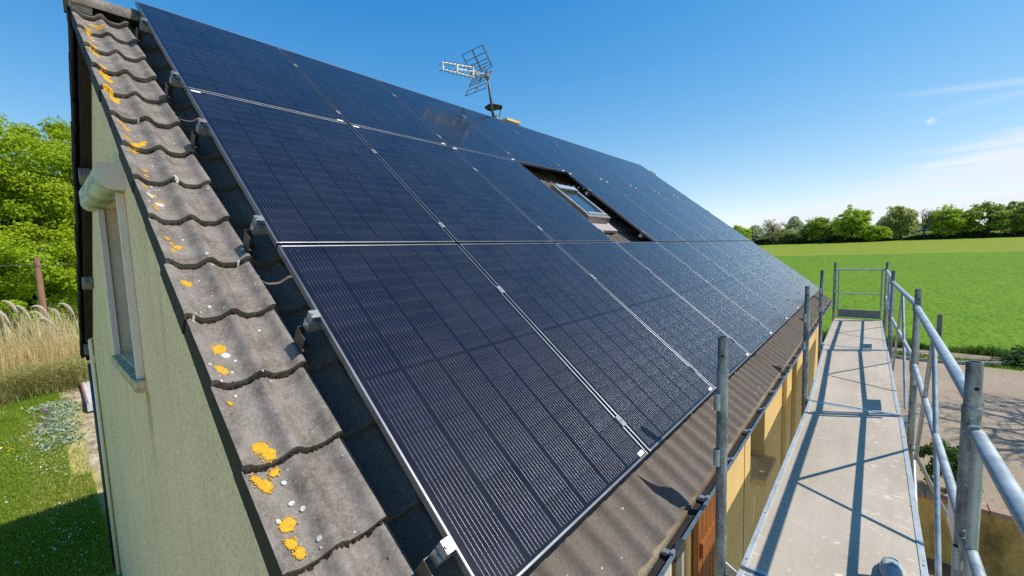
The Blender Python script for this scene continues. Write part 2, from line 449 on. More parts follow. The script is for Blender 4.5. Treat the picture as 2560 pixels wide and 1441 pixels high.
M['leaf_dark'] = leaf_mat('dark hedge leaves', (.03, .055, .015), (.06, .09, .022), (.09, .12, .03), .3)
M['leaf_olive'] = leaf_mat('olive leaves', (.36, .42, .10), (.46, .50, .14), (.52, .50, .17), .5)
M['leaf_brown'] = leaf_mat('budding leaves', (.36, .34, .16), (.46, .41, .2), (.38, .40, .15), .45)
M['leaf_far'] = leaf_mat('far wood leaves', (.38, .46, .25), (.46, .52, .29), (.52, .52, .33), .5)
M['leaf_box'] = leaf_mat('box shrub leaves', (.035, .085, .014), (.09, .16, .028), (.13, .20, .03))
M['straw'] = leaf_mat('straw stems', (.80, .64, .33), (.90, .76, .45), (.74, .58, .30), .4)
M['reed'] = leaf_mat('reed leaves', (.36, .40, .13), (.58, .53, .22), (.70, .58, .28), .45)
M['plume'] = leaf_mat('feathery plumes', (.90, .80, .68), (.95, .86, .75), (.84, .72, .60), .45)
M['blade'] = leaf_mat('grass blades', (.15, .27, .015), (.27, .38, .03), (.36, .40, .06), .4)
M['blade_dk'] = leaf_mat('verge grass blades', (.06, .14, .015), (.13, .22, .03), (.20, .25, .05), .35)
M['silver'] = leaf_mat('silvery leaves', (.36, .44, .28), (.46, .52, .36), (.42, .46, .25), .3)
M['purple'] = leaf_mat('purple petals', (.28, .06, .34), (.42, .12, .48), (.30, .08, .36), .2)
M['daisy'] = leaf_mat('white petals', (.75, .75, .72), (.85, .85, .82), (.8, .8, .78), .1)
M['dandelion'] = leaf_mat('yellow petals', (.75, .50, .02), (.85, .60, .03), (.8, .55, .02), .1)
M['antenna'] = simple('antenna aluminium', (.55, .57, .58), (.38, .40, .42), 14, .4, .6)
M['antenna_dk'] = simple('antenna rods', (.10, .11, .12), (.16, .17, .18), 14, .45, .4)
M['antenna_white'] = simple('antenna white booms', (.80, .80, .74), (.70, .70, .62), 14, .5)
M['mast'] = simple('painted mast', (.06, .055, .07), (.11, .10, .115), 8, .5, .3)
M['shoe_up'] = simple('grey shoe fabric', (.30, .31, .32), (.44, .45, .45), 60, .85, bump=.4)
M['shoe_sole'] = simple('white rubber', (.68, .70, .68), (.58, .60, .58), 8, .6)
M['shoe_teal'] = simple('teal trim', (.28, .50, .47), (.22, .42, .40), 8, .6)

# ------------------------------------------------------------------ mesh builder
class MB:
    def __init__(s):
        s.v = []; s.f = []; s.mi = []
    def add(s, vs, fs, mi=0):
        o = len(s.v)
        s.v.extend([tuple(p) for p in vs])
        for f in fs:
            s.f.append([i + o for i in f]); s.mi.append(mi)
        return s
    def box(s, a, b, T=None, mi=0):
        (x0, y0, z0), (x1, y1, z1) = a, b
        vs = [Vector(p) for p in ((x0, y0, z0), (x1, y0, z0), (x1, y1, z0), (x0, y1, z0), (x0, y0, z1), (x1, y0, z1), (x1, y1, z1), (x0, y1, z1))]
        if T is not None: vs = [T(*p) for p in vs]
        return s.add(vs, [(0, 3, 2, 1), (4, 5, 6, 7), (0, 1, 5, 4), (1, 2, 6, 5), (2, 3, 7, 6), (3, 0, 4, 7)], mi)
    def quad(s, a, b, c, d, mi=0):
        return s.add([a, b, c, d], [(0, 1, 2, 3)], mi)
    def tube(s, p0, p1, r0, r1=None, n=12, cap=True, hollow=False, mi=0):
        p0 = Vector(p0); p1 = Vector(p1); r1 = r0 if r1 is None else r1
        d = (p1 - p0).normalized()
        a = d.orthogonal().normalized(); b = d.cross(a)
        vs = []
        for p, r in ((p0, r0), (p1, r1)):
            for i in range(n):
                t = 2 * math.pi * i / n
                vs.append(p + (a * math.cos(t) + b * math.sin(t)) * r)
        fs = [(i, (i + 1) % n, n + (i + 1) % n, n + i) for i in range(n)]
        if cap and not hollow:
            fs += [tuple(range(n - 1, -1, -1)), tuple(range(n, 2 * n))]
        if hollow:   # open pipe end at p1 with a wall thickness and a dark bore
            w = .82
            for p, r in ((p1, r1 * w), (p1 - d * r1 * 5, r1 * w)):
                for i in range(n):
                    t = 2 * math.pi * i / n
                    vs.append(p + (a * math.cos(t) + b * math.sin(t)) * r)
            for i in range(n):
                j = (i + 1) % n
                fs.append((n + i, n + j, 2 * n + j, 2 * n + i))
                fs.append((2 * n + i, 2 * n + j, 3 * n + j, 3 * n + i))
            fs.append(tuple(range(3 * n, 4 * n)))
            fs.append(tuple(range(n - 1, -1, -1)))
        return s.add(vs, fs, mi)
    def path(s, pts, radii, n=8, mi=0, cap=True):
        pts = [Vector(p) for p in pts]
        vs = []; up = None
        for i, p in enumerate(pts):
            d = (pts[min(i + 1, len(pts) - 1)] - pts[max(i - 1, 0)]).normalized()
            if up is None: up = d.orthogonal().normalized()
            a = (up - d * up.dot(d)).normalized(); up = a; b = d.cross(a)
            r = radii[i] if hasattr(radii, '__len__') else radii
            for k in range(n):
                t = 2 * math.pi * k / n
                vs.append(p + (a * math.cos(t) + b * math.sin(t)) * r)
        fs = []
        for i in range(len(pts) - 1):
            for k in range(n):
                fs.append((i * n + k, i * n + (k + 1) % n, (i + 1) * n + (k + 1) % n, (i + 1) * n + k))
        if cap:
            fs.append(tuple(range(n - 1, -1, -1)))
            fs.append(tuple(range((len(pts) - 1) * n, len(pts) * n)))
        return s.add(vs, fs, mi)
    def loft(s, secs, cap=True, mi=0):
        n = len(secs[0]); vs = [p for sec in secs for p in sec]
        fs = []
        for i in range(len(secs) - 1):
            for k in range(n):
                fs.append((i * n + k, i * n + (k + 1) % n, (i + 1) * n + (k + 1) % n, (i + 1) * n + k))
        if cap:
            fs.append(tuple(range(n - 1, -1, -1))); fs.append(tuple(range((len(secs) - 1) * n, len(secs) * n)))
        return s.add(vs, fs, mi)
    def mesh(s, name, mats, smooth=False):
        me = bpy.data.meshes.new(name)
        me.from_pydata(s.v, [], s.f)
        for m in (mats if isinstance(mats, list) else [mats]): me.materials.append(m)
        if any(s.mi): me.polygons.foreach_set('material_index', s.mi)
        if smooth: me.polygons.foreach_set('use_smooth', [True] * len(me.polygons))
        me.validate(); me.update()
        return me
    def build(s, name, mats, parent=None, smooth=False, fix=True):
        me = s.mesh(name, mats, smooth)
        if fix:
            bm = bmesh.new(); bm.from_mesh(me)
            bmesh.ops.recalc_face_normals(bm, faces=bm.faces)
            bm.to_mesh(me); bm.free()
        return link(name, me, parent)

def link(name, me, parent=None):
    o = bpy.data.objects.new(name, me)
    COL.objects.link(o)
    if parent is not None: o.parent = parent
    return o

def smooth_by_angle(o, deg=40):
    me = o.data
    me.polygons.foreach_set('use_smooth', [True] * len(me.polygons))
    try:
        me.set_sharp_from_angle(angle=rad(deg))
    except Exception:
        pass
    return o

def bevel(o, w=.003, seg=2):
    m = o.modifiers.new('bevel', 'BEVEL'); m.width = w; m.segments = seg; m.limit_method = 'ANGLE'
    return o

def tag(o, label=None, cat=None, group=None, kind=None):
    if label: o['label'] = label
    if cat: o['category'] = cat
    if group: o['group'] = group
    if kind: o['kind'] = kind
    return o

def thing(name, label, cat, loc=(0, 0, 0), rot=(0, 0, 0), group=None):
    o = bpy.data.objects.new(name, None)
    o.empty_display_size = .2
    COL.objects.link(o); o.location = loc; o.rotation_euler = rot
    return tag(o, label, cat, group)

def copy_tree(o, parent=None):
    c = o.copy(); COL.objects.link(c)
    if parent is not None: c.parent = parent
    for ch in list(o.children): copy_tree(ch, c)
    return c

# ------------------------------------------------------------------ roof frame
TH = 0.6787
CT, ST = math.cos(TH), math.sin(TH)
def RP(s, y, n):           # down the slope, along the eave, off the panel plane
    return Vector((s * CT + n * ST, y, -s * ST + n * CT))
PH = 1.7413                # panel pitch up the slope
PA = 1.154                 # panel pitch along the eave
XR, ZR = -2.84, 2.07       # ridge line of the tiles
XF, XB = 1.30, -6.62       # front and back walls
YG, YE = -0.275, 11.15     # gable walls
YV0, YV1 = -0.38, 11.42    # verge edges
GZ = -4.85                 # lawn at the house

def smooth(t):
    t = max(0., min(1., t)); return t * t * (3 - 2 * t)
def gz(x, y):
    z = -4.85 + .12 * smooth((x + 1) / 3.)
    if y > 22.5: z += .0295 * (min(y, 171) - 22.5) + .006 * max(0, y - 171)
    left = 1.25 * smooth((-7.2 - x) / 8.) + .035 * max(0, -15 - x)
    if x < -7: z += max(0, left) * (1 - smooth((y - 10) / 40.))
    pit = smooth((x + 1.5) / 2.4) * (1 if y < 9.5 else 0) * smooth((14 - x) / 2.)
    z -= 1.1 * pit
    return z

# ------------------------------------------------------------------ ground and fields
def sheet(name, mat, xs, ys, dz=0., zf=gz):
    mb = MB(); nx = len(xs)
    vs = [(x, y, zf(x, y) + dz) for y in ys for x in xs]
    fs = [(j * nx + i, j * nx + i + 1, (j + 1) * nx + i + 1, (j + 1) * nx + i) for j in range(len(ys) - 1) for i in range(nx - 1)]
    mb.add(vs, fs)
    o = mb.build(name, mat, fix=False)
    return tag(o, kind='structure')
def lin(a, b, n): return [a + (b - a) * i / n for i in range(n + 1)]
gx = lin(-700, -60, 10) + lin(-50, -16, 17) + lin(-15.5, -6.5, 18) + [-4, -2] + lin(-1.5, 1, 10) + [3, 6, 9, 12, 12.5, 13, 13.5, 14] + lin(20, 100, 8) + lin(160, 700, 6)
def gzl(x, y): return gz(x, y) - .22 * smooth((y - 23.6) / 2.)
gy = lin(-300, -10, 8) + lin(-8, 9.44, 20) + [9.5, 9.54, 10.5] + lin(12, 22.5, 7) + [23.2, 23.6, 24.5, 25.6] + lin(28, 171, 12) + lin(200, 1200, 10)
sheet('ground', M['lawn'], gx, gy, 0, gzl)
fx = lin(-420, -60, 6) + lin(-50, 100, 15) + lin(140, 420, 5)
sheet('field', M['crop'], fx, [23.3] + lin(24, 96, 12), .05)
sheet('field_strip', M['strip'], fx, lin(96, 171, 8), .05)
sheet('gravel_yard', M['gravel'], [.9, 1.5, 2, 3, 4, 6, 9, 12, 16, 20, 26], [9.56, 11, 13, 15, 17, 19, 20.3, 21.0], .02)
sheet('yard_floor', M['pit'], lin(-.6, 1, 8) + [2, 4, 6, 9, 11.9], [-6, -2, 2, 6, 9.44], .02)
sheet('bounce_sheet', M['bounce_fill'], lin(-4.5, 16, 12), lin(-18, -3.2, 10), .03, lambda x, y: gz(x, y) + .0)  # unseen pale ground, added to bounce warm light onto the gable wall
sheet('soil_strip', M['soil'], lin(-8, 6, 14), [22.25, 22.6, 23.1], .015)

# kerb along the gravel
mb = MB()
kp = [(-6, 20.95), (.9, 20.95), (2.56, 21.05), (3.7, 20.92), (4.55, 21.0), (5.6, 21.55), (6.3, 22.3)]
for (x0, y0), (x1, y1) in zip(kp[:-1], kp[1:]):
    z = gz(x0, y0)
    d = Vector((x1 - x0, y1 - y0, 0)).normalized(); n = Vector((-d.y, d.x, 0)) * .05
    a, b = Vector((x0, y0, z)), Vector((x1, y1, gz(x1, y1)))
    vs = [a - n, b - n, b + n, a + n]
    vs = [v - Vector((0, 0, .1)) for v in vs] + [v + Vector((0, 0, .13)) for v in vs]
    mb.add(vs, [(0, 3, 2, 1), (4, 5, 6, 7), (0, 1, 5, 4), (1, 2, 6, 5), (2, 3, 7, 6), (3, 0, 4, 7)])
tag(mb.build('kerb', M['kerb']), kind='structure')

# ------------------------------------------------------------------ house
house = thing('house', 'cream and yellow rendered house with grey tiled gable roof under solar panels', 'house', (0, 0, 0))

TILE_G = .36                       # course gauge
S_END = [1.322 + .36 * (2 - k) - (.012 if k == 0 else 0) for k in range(16)]   # lower edge of each course, eave first
WAVE = .1575
def wave(y):                       # 0 at crest, negative in the valley
    ph = (y - 1.205) / WAVE
    c = math.cos(2 * math.pi * ph)
    return -.0195 * (1 - c) + .0055 * math.cos(4 * math.pi * ph) - .0055

def tile_sheet(mb, y0, y1, se, dn=0., jitter=None, hi=None, ny=8):
    """one course of tiles: top skin, lower lip"""
    n = max(2, int(round((y1 - y0) / (WAVE / ny))))
    ys = [y0 + (y1 - y0) * i / n for i in range(n + 1)]
    L = min(TILE_G + .07, se + 3.475)
    rows = [(0., 0.), (.004, .0), (.05, -.002), (L * .5, -.017), (L, -.036)]
    vs = []
    for (ds, dd) in rows:
        for y in ys:
            j = jitter(y, ds) if jitter else 0
            w = wave(y)
            vs.append(RP(se - ds, y, -.17 + w + dd + dn + j))
    m = n + 1
    fs = [(r * m + i, r * m + i + 1, (r + 1) * m + i + 1, (r + 1) * m + i) for r in range(len(rows) - 1) for i in range(n)]
    o = len(vs)
    for y in ys:                                    # lip
        vs.append(RP(se + .002, y, -.17 + wave(y) - .030 + dn))
    fs += [(o + i, o + i + 1, i + 1, i) for i in range(n)]
    for y in ys:                                    # underside return
        vs.append(RP(se - .10, y, -.17 + wave(y) - .036 + dn))
    fs += [(o + m + i, o + m + i + 1, o + i + 1, o + i) for i in range(n)]
    mb.add(vs, fs)

r1 = random.Random(3)
mb = MB()
for k, se in enumerate(S_END):
    # neighbouring tiles sit a few millimetres high or low: blend that along the course
    hs = [r1.uniform(-.0035, .0035) for _ in range(60)]
    def jit(y, ds, hs=hs):
        q = (y + .045) / .315; i = int(math.floor(q)); f = q - i
        w = smooth((f - .5) / .12 + .5) if abs(f - .5) < .06 else (0 if f < .5 else 1)
        return hs[i % 60] * (1 - w) + hs[(i + 1) % 60] * w
    tile_sheet(mb, -.047, YV1, se + r1.uniform(-.004, .004), -.004, jitter=jit, ny=9)
roof = mb.build('roof', M['tile'], house, smooth=False, fix=False)
smooth_by_angle(roof, 50)
# boarding under the tiles
mb = MB()
mb.box((-3.47, YV0 + .07, -.33), (2.0, YV1 - .05, -.262), RP)
mb.build('roof_boarding', M['dark_board'], house)

# verge tiles: one column, each tile slightly askew, with a down-turned outer flange
mb = MB(); mo = MB()
for k, se in enumerate(S_END):
    dn = r1.uniform(-.003, .004); dy = r1.uniform(-.006, .006)
    y0, y1 = YV0 + dy, -.042 + dy * .7
    se2 = se + r1.uniform(-.007, .007)
    tile_sheet(mb, y0, y1, se2, dn + .004, ny=12)
    # flange, near black: its shade is put into the colour along with dirt
    L = min(TILE_G + .05, se2 + 3.49)
    a = [(0, 0), (L, -.036)]
    t = wave(y0) - .17 + dn + .004
    vs = [RP(se2, y0, t), RP(se2 - L, y0, t - .036), RP(se2 - L, y0, t - .13), RP(se2, y0, t - .115),
          RP(se2, y0 + .02, t - .01), RP(se2 - L, y0 + .02, t - .04), RP(se2 - L, y0 + .02, t - .13), RP(se2, y0 + .02, t - .115)]
    mb.add(vs, [(0, 1, 2, 3), (3, 2, 6, 7), (0, 3, 7, 4), (4, 5, 6, 7)], 1)
    # crust of moss below the lip
    n = 95
    for i in range(n):
        yy = y0 + .012 + (y1 - y0 - .02) * i / (n - 1) + r1.uniform(-.004, .004)
        rr = r1.uniform(.006, .013) * (1.5 if r1.random() < .12 else 1)
        c = RP(se2 + r1.uniform(-.006, .006), yy, -.17 + wave(yy) + dn - .022 - r1.uniform(-.003, .012))
        ax = [Vector((r1.gauss(0, 1), r1.gauss(0, 1), r1.gauss(0, 1))).normalized() for _ in range(2)]
        u = ax[0]; v = u.orthogonal().normalized(); w = u.cross(v)
        ps = [c + u * rr, c - u * rr, c + v * rr, c - v * rr, c + w * rr * .8, c - w * rr * .8]
        mo.add(ps, [(0, 2, 4), (2, 1, 4), (1, 3, 4), (3, 0, 4), (2, 0, 5), (1, 2, 5), (3, 1, 5), (0, 3, 5)])
verge = mb.build('verge_tiles', [M['verge'], M['dark_board']], house, fix=False)
smooth_by_angle(verge, 50)
tag(mo.build('moss', M['moss'], verge, fix=False), kind='stuff')

# lichen patches grown on the verge tiles
def tile_n(s, y):
    # height of the verge column above the roof plane at (s, y)
    best = None
    for se in S_END:
        ds = se - s
        if -.004 <= ds <= TILE_G + .0:
            best = ds
    if best is None: return -.17
    L = TILE_G + .07
    if best < .05: dd = -.002 * best / .05
    elif best < L * .5: dd = -.002 - .015 * (best - .05) / (L * .5 - .05)
    else: dd = -.017 - .019 * (best - L * .5) / (L * .5)
    return -.17 + wave(y) + dd + .006
def blob(mb, s, y, r, el=1.):
    n = 44
    ph = [r1.uniform(0, 6.28) for _ in range(4)]
    def rr(t): return r * (1 + .08 * math.sin(2 * t + ph[0]) + .05 * math.sin(5 * t + ph[1]) + .035 * math.sin(9 * t + ph[2]) + .04 * math.sin(17 * t + ph[3]) + .03 * math.sin(23 * t + ph[0]))
    vs = []
    for ring, h in ((.33, .0022), (.7, .0022), (.93, .0018), (1.0, -.001)):
        for i in range(n):
            t = 2 * math.pi * i / n
            ss, yy = s + math.cos(t) * rr(t) * ring * el, y + math.sin(t) * rr(t) * ring
            vs.append(RP(ss, yy, tile_n(ss, yy) + h))
    vs.append(RP(s, y, tile_n(s, y) + .0022)); c = len(vs) - 1
    fs = [(c, i, (i + 1) % n) for i in range(n)]
    for q in range(3):
        fs += [(q * n + i, (q + 1) * n + i, (q + 1) * n + (i + 1) % n, q * n + (i + 1) % n) for i in range(n)]
    mb.add(vs, fs)
mb = MB()
LY = [(.409, -.302, .026), (.527, -.326, .022), (.678, -.334, .009), (.894, -.302, .024), (.93, -.285, .024), (.99, -.284, .015),
      (1.0, -.344, .016), (1.025, -.326, .025), (1.181, -.310, .024), (1.241, -.322, .018), (1.279, -.308, .017), (-.001, -.325, .021),
      (-.26, -.306, .016), (-.325, -.335, .012), (-.29, -.325, .009), (-.221, -.332, .011)]
for s, y, r in LY:
    blob(mb, s, y, r)
    for _ in range(16):
        a = r1.uniform(0, 6.28); q = r * r1.uniform(.92, 1.35)
        blob(mb, s + math.cos(a) * q, max(YV0 + .012, y + math.sin(a) * q), r1.uniform(.0012, .0036) * (1 if r > .012 else .6))
for s0, s1, y0, n, r in ((-.62, -.55, -.325, 3, .018), (-.95, -.72, -.325, 4, .018), (-1.25, -1.17, -.325, 5, .024), (-1.50, -1.45, -.325, 2, .022),
                          (-1.95, -1.82, -.325, 6, .028), (-2.3, -2.12, -.32, 7, .03), (-2.66, -2.55, -.33, 4, .03), (-3.0, -2.86, -.32, 3, .028), (-3.2, -3.12, -.26, 3, .03),
                          (-1.27, -1.22, -.29, 3, .02), (.02, .03, -.34, 1, .008), (1.36, 1.41, -.30, 2, .018), (1.5, 1.6, -.32, 3, .02)):
    for i in range(n):
        blob(mb, s0 + (s1 - s0) * i / max(1, n - 1) + r1.uniform(-.012, .012), y0 + r1.uniform(-.02, .02), r * r1.uniform(.6, 1.), .8)
tag(mb.build('lichen', M['lichen'], verge, smooth=True, fix=False), kind='stuff')
mb = MB()
for s, y, r in ((.45, -.29, .016), (.49, -.268, .006), (.17, -.28, .007), (1.12, -.275, .009), (1.155, -.255, .008), (1.16, -.33, .009), (1.04, -.27, .008),
                (.62, -.18, .006), (-.62, -.31, .018), (-.70, -.335, .016), (-.84, -.2, .012), (-.15, -.22, .008), (1.27, -.25, .008)):
    blob(mb, s, y, r)
for i in range(60):
    s = r1.uniform(-3.3, 1.9); y = r1.uniform(-.36, -.06) if r1.random() < .4 else r1.uniform(-.36, -.25)
    blob(mb, s, y, r1.choice((.003, .004, .005, .006)))
tag(mb.build('pale_lichen', M['lichen_w'], verge, smooth=True, fix=False), kind='stuff')

# ridge caps
mb = MB(); n = 10
y = YV0 - .03
k = 0
while y < YV1 + .02:
    y2 = min(YV1 + .04, y + .40)
    ps = []
    for yy, r in ((y, .120), (y2 + .03, .105)):
        ps.append([Vector((XR + r * math.cos(t) * 1.15, yy, ZR - .015 + r * math.sin(t) * .8)) for t in [math.pi * (-.12 + 1.24 * i / n) for i in range(n + 1)]])
    in_ = [[Vector((XR + (p.x - XR) * .84, p.y, ZR - .01 + (p.z - ZR + .01) * .84)) for p in sec] for sec in ps]
    m = n + 1
    vs = ps[0] + ps[1] + in_[0] + in_[1]
    fs = [(i, i + 1, m + i + 1, m + i) for i in range(n)] + [(2 * m + i, 2 * m + i + 1, i + 1, i) for i in range(n)] + [(2 * m + i, 3 * m + i, 3 * m + i + 1, 2 * m + i + 1) for i in range(n)]
    mb.add(vs, fs)
    y = y2; k += 1
ridge = mb.build('ridge', M['verge'], house, fix=True)
smooth_by_angle(ridge, 45)
mb = MB()       # mortar fill under the end cap
mb.tube((XR, YV0, ZR - .02), (XR, YV0 + .12, ZR - .02), .1, n=16)
mb.build('ridge_mortar', M['flash'], ridge)

# back slope (mirror of the front one), seen edge-on
def RB(s, y, n):
    p = RP(s, y, n); return Vector((2 * XR - p.x, p.y, p.z))
mb = MB()
for k, se in enumerate(S_END):
    y0 = YV0 - .02 + r1.uniform(-.006, .006)
    mb.box((max(-3.47, se - .42), y0, -.245), (se, YV1, -.185 + r1.uniform(-.004, .006)), RB)
    mb.box((max(-3.47, se - .40), y0 + .004, -.30), (se - .005, y0 + .02, -.20), RB)
mb.build('back_roof', M['dark_board'], house)
mb = MB()
mb.box((-3.47, YV0 + .03, -.36), (2.0, YG - .002, -.247), RB)
mb.build('back_soffit', M['dark_board'], house)
mb = MB()
mb.box((-3.40, YV0 + .022, -.37), (1.95, YV0 + .05, -.27), RP)
mb.build('bargeboard', M['dark_board'], house)
for s in (-1.85, -.05, 1.58):
    mb = MB(); mb.box((s - .07, YV0 + .005, -.47), (s + .07, YG - .002, -.362), RB)
    bevel(mb.build('purlin_end', M['purlin'], house), .008)

# gable wall with the window opening
WX0, WX1, WZ0, WZ1 = -3.38, -2.05, -.94, .46
def zroof(x): # underside of the roof above x
    return RP(0, 0, -.27).z - (abs(x - XR) - abs(RP(0, 0, -.27).x - XR)) * math.tan(TH)
def gable_mesh(y, t, hole):
    mb = MB()
    xs = [XB, WX0, XR, WX1, XF - .006] if hole else [XB, XR, XF - .006]
    zb = GZ - 1.4
    for x0, x1 in zip(xs[:-1], xs[1:]):
        if hole and WX0 - .001 <= x0 and x1 <= WX1 + .001:
            spans = [((zb, zb), (WZ0, WZ0)), ((WZ1, WZ1), (zroof(x0), zroof(x1)))]
        else:
            spans = [((zb, zb), (zroof(x0), zroof(x1)))]
        for (a0, a1), (b0, b1) in spans:
            vs = [(x0, y, a0), (x1, y, a1), (x1, y, b1), (x0, y, b0)]
            vs += [(x, yy + t, z) for x, yy, z in vs]
            mb.add(vs, [(0, 1, 2, 3), (4, 7, 6, 5), (0, 4, 5, 1), (3, 2, 6, 7), (0, 3, 7, 4), (1, 5, 6, 2)])
    return mb
gable_mesh(YG, .22, True).build('gable_wall', M['gable'], house)
gable_mesh(YE - .22, .22, False).build('far_gable_wall', M['gable'], house)
mb = MB()
mb.box((XB + .002, YG + .22, GZ - 1.4), (XB + .22, YE - .22, -1.45)).build('back_wall', M['gable'], house)

# front wall: openings for french window, window and porch
mb = MB()
zt = -1.50
def fw(y0, y1, z0, z1): mb.box((XF - .22, y0, z0), (XF, y1, z1))
fw(YG + .22, .41, -6.3, zt)
fw(.41, 1.92, -1.62, zt)
fw(1.92, 3.76, -6.3, zt)
fw(3.76, 4.50, -6.3, -2.50); fw(3.76, 4.50, -1.66, zt)
fw(4.50, 6.20, -6.3, zt)
fw(6.20, 7.18, -1.66, zt)
fw(7.18, YE - .22, -6.3, zt)
mb.build('front_wall', M['front'], house)
for yy in (3.762, 4.495): MB().box((XF - .215, yy, -2.56), (XF - .004, yy + .003, -1.67)).build('smooth_trim', M['smooth_yellow'], house)
MB().box((XF + .003, 5.73, -6.1), (XF + .05, 6.195, -1.55)).build('pilaster', M['smooth_yellow'], house)
MB().box((XF - 1.05, 6.20, -6.1), (XF - .23, 6.21, -1.67)).build('porch_wall', M['smooth_yellow'], house)
MB().box((XF - 1.10, 6.20, -6.1), (XF - 1.05, 7.18, -1.66)).build('porch_wall', M['smooth_yellow'], house)
mb = MB(); mb.box((XF + .0005, 3.49, -6.0), (XF + .0025, 3.502, -1.55)); mb.build('wall_joint', M['dark_board'], house)
# porch with the brown boarded door on its far side
mb = MB()
for i in range(6): mb.box((XF - 1.04 + i * .165, 7.145, -3.62), (XF - 1.04 + i * .165 + .16, 7.175, -1.67))
d = mb.build('door', M['door_wood'], house)
MB().box((XF - .16, 7.11, -2.7), (XF - .13, 7.144, -2.56)).build('handle', M['alu'], d)
bevel(MB().box((XF - 1.05, 6.21, -3.80), (XF + .41, 8.3, -3.63)).build('porch_slab', M['stone'], house), .01)
# front window and its sill
w = MB().box((XF - .19, 3.77, -2.50), (XF - .13, 4.49, -1.66)).build('window', M['alu'], house)
MB().box((XF - .129, 3.84, -2.43), (XF - .125, 4.42, -1.74)).build('pane', M['glass'], w)
bevel(MB().box((XF - .12, 3.94, -2.57), (XF + .11, 4.56, -2.495)).build('sill', M['sill_y'], w), .006)
# french window with curtains and a timber shutter folded against the wall
w = MB().box((XF - .21, .41, -5.0), (XF - .15, 1.92, -1.63)).build('window', M['alu'], house)
for y0, y1 in ((.49, 1.13), (1.21, 1.85)):
    MB().box((XF - .148, y0, -4.8), (XF - .144, y1, -1.75)).build('pane', M['glass'], w)
mb = MB()
for i in range(7):
    yy = 1.14 + i * .1
    mb.path([(XF - .10 + .015 * (i % 2), yy, -4.9), (XF - .10 + .015 * (i % 2), yy, -1.75)], .045, 8)
mb.build('curtain', M['curtain'], w, smooth=True)
MB().box((XF - .07, 1.86, -4.9), (XF - .03, 1.915, -1.64)).build('casement', M['curtain'], w)
mb = MB()
for i in range(6):
    mb.box((XF + .012, 1.95 + i * .084, -4.95), (XF + .046, 1.95 + i * .084 + .091, -1.72))
mb.box((XF + .048, 1.98, -2.15), (XF + .066, 2.42, -2.05)); mb.box((XF + .048, 1.98, -4.3), (XF + .066, 2.42, -4.2))
sh = mb.build('shutter', M['orange_wood'], house)
MB().box((XF + .05, 2.455, -2.44), (XF + .09, 2.49, -2.26)).build('shutter_stop', M['cream_pipe'], sh)
mb = MB(); mb.tube((XF + .08, 1.97, -2.46), (XF + .13, 2.46, -2.56), .012); mb.build('shutter_latch', M['galv'], sh)

# gable window: reveal, frame, pane, sill, roller box, guides
w = MB()
for a, b in (((WX0 - .0, YG + .215, WZ0), (WX0 + .06, YG + .26, WZ1)), ((WX1 - .06, YG + .215, WZ0), (WX1, YG + .26, WZ1)),
             ((WX0 + .06, YG + .215, WZ0), (WX1 - .06, YG + .26, WZ0 + .06)), ((WX0 + .06, YG + .215, WZ1 - .06), (WX1 - .06, YG + .26, WZ1)),
             ((-2.74, YG + .215, WZ0 + .06), (-2.68, YG + .26, WZ1 - .06))):
    w.box(a, b)
gw = w.build('window', M['darkred'], house)
MB().box((WX0 + .05, YG + .23, WZ0 + .05), (WX1 - .05, YG + .236, WZ1 - .05)).build('pane', M['glass'], gw)
for a, b in (((WX0 + .0015, YG + .004, WZ0 + .002), (WX0 + .012, YG + .214, WZ1 - .002)), ((WX1 - .012, YG + .004, WZ0 + .002), (WX1 - .0015, YG + .214, WZ1 - .002))):
    MB().box(a, b).build('reveal', M['reveal'], gw)
mb = MB()
vs = [(WX0 - .06, YG - .065, WZ0 - .10), (WX1 + .08, YG - .065, WZ0 - .10), (WX1 + .08, YG + .21, WZ0 - .10), (WX0 - .06, YG + .21, WZ0 - .10),
      (WX0 - .06, YG - .065, WZ0 - .015), (WX1 + .08, YG - .065, WZ0 - .015), (WX1 + .08, YG + .21, WZ0 + .005), (WX0 - .06, YG + .21, WZ0 + .005)]
mb.add(vs, [(0, 3, 2, 1), (4, 5, 6, 7), (0, 1, 5, 4), (1, 2, 6, 5), (2, 3, 7, 6), (3, 0, 4, 7)])
bevel(mb.build('sill', M['sill'], gw), .006)
mb = MB()
prof = [(YG + .0, .455), (YG - .06, .455)] + [(YG - .06 - .075 * math.sin(t), .53 - .075 * math.cos(t)) for t in [math.pi * .5 * i / 7 for i in range(1, 8)]] + [(YG - .135, .64), (YG + .0, .655)]
secs = [[Vector((x, y, z)) for y, z in prof] for x in (WX0 - .28, WX1 + .13)]
mb.loft(secs, cap=False)
bx = smooth_by_angle(mb.build('shutter_box', M['box'], gw), 40)
for x in (WX0 - .283, WX1 + .133): MB().loft([[Vector((xx, y, z)) for y, z in prof] for xx in (x - .0028, x + .0028)]).build('end_cap', M['lilac'], bx)
for x in (WX0 - .015, WX1 - .02):
    mb = MB(); mb.box((x, YG - .045, WZ0 + .0), (x + .05, YG - .002, WZ1 - .01)); mb.build('guide_rail', M['lilac'], gw)

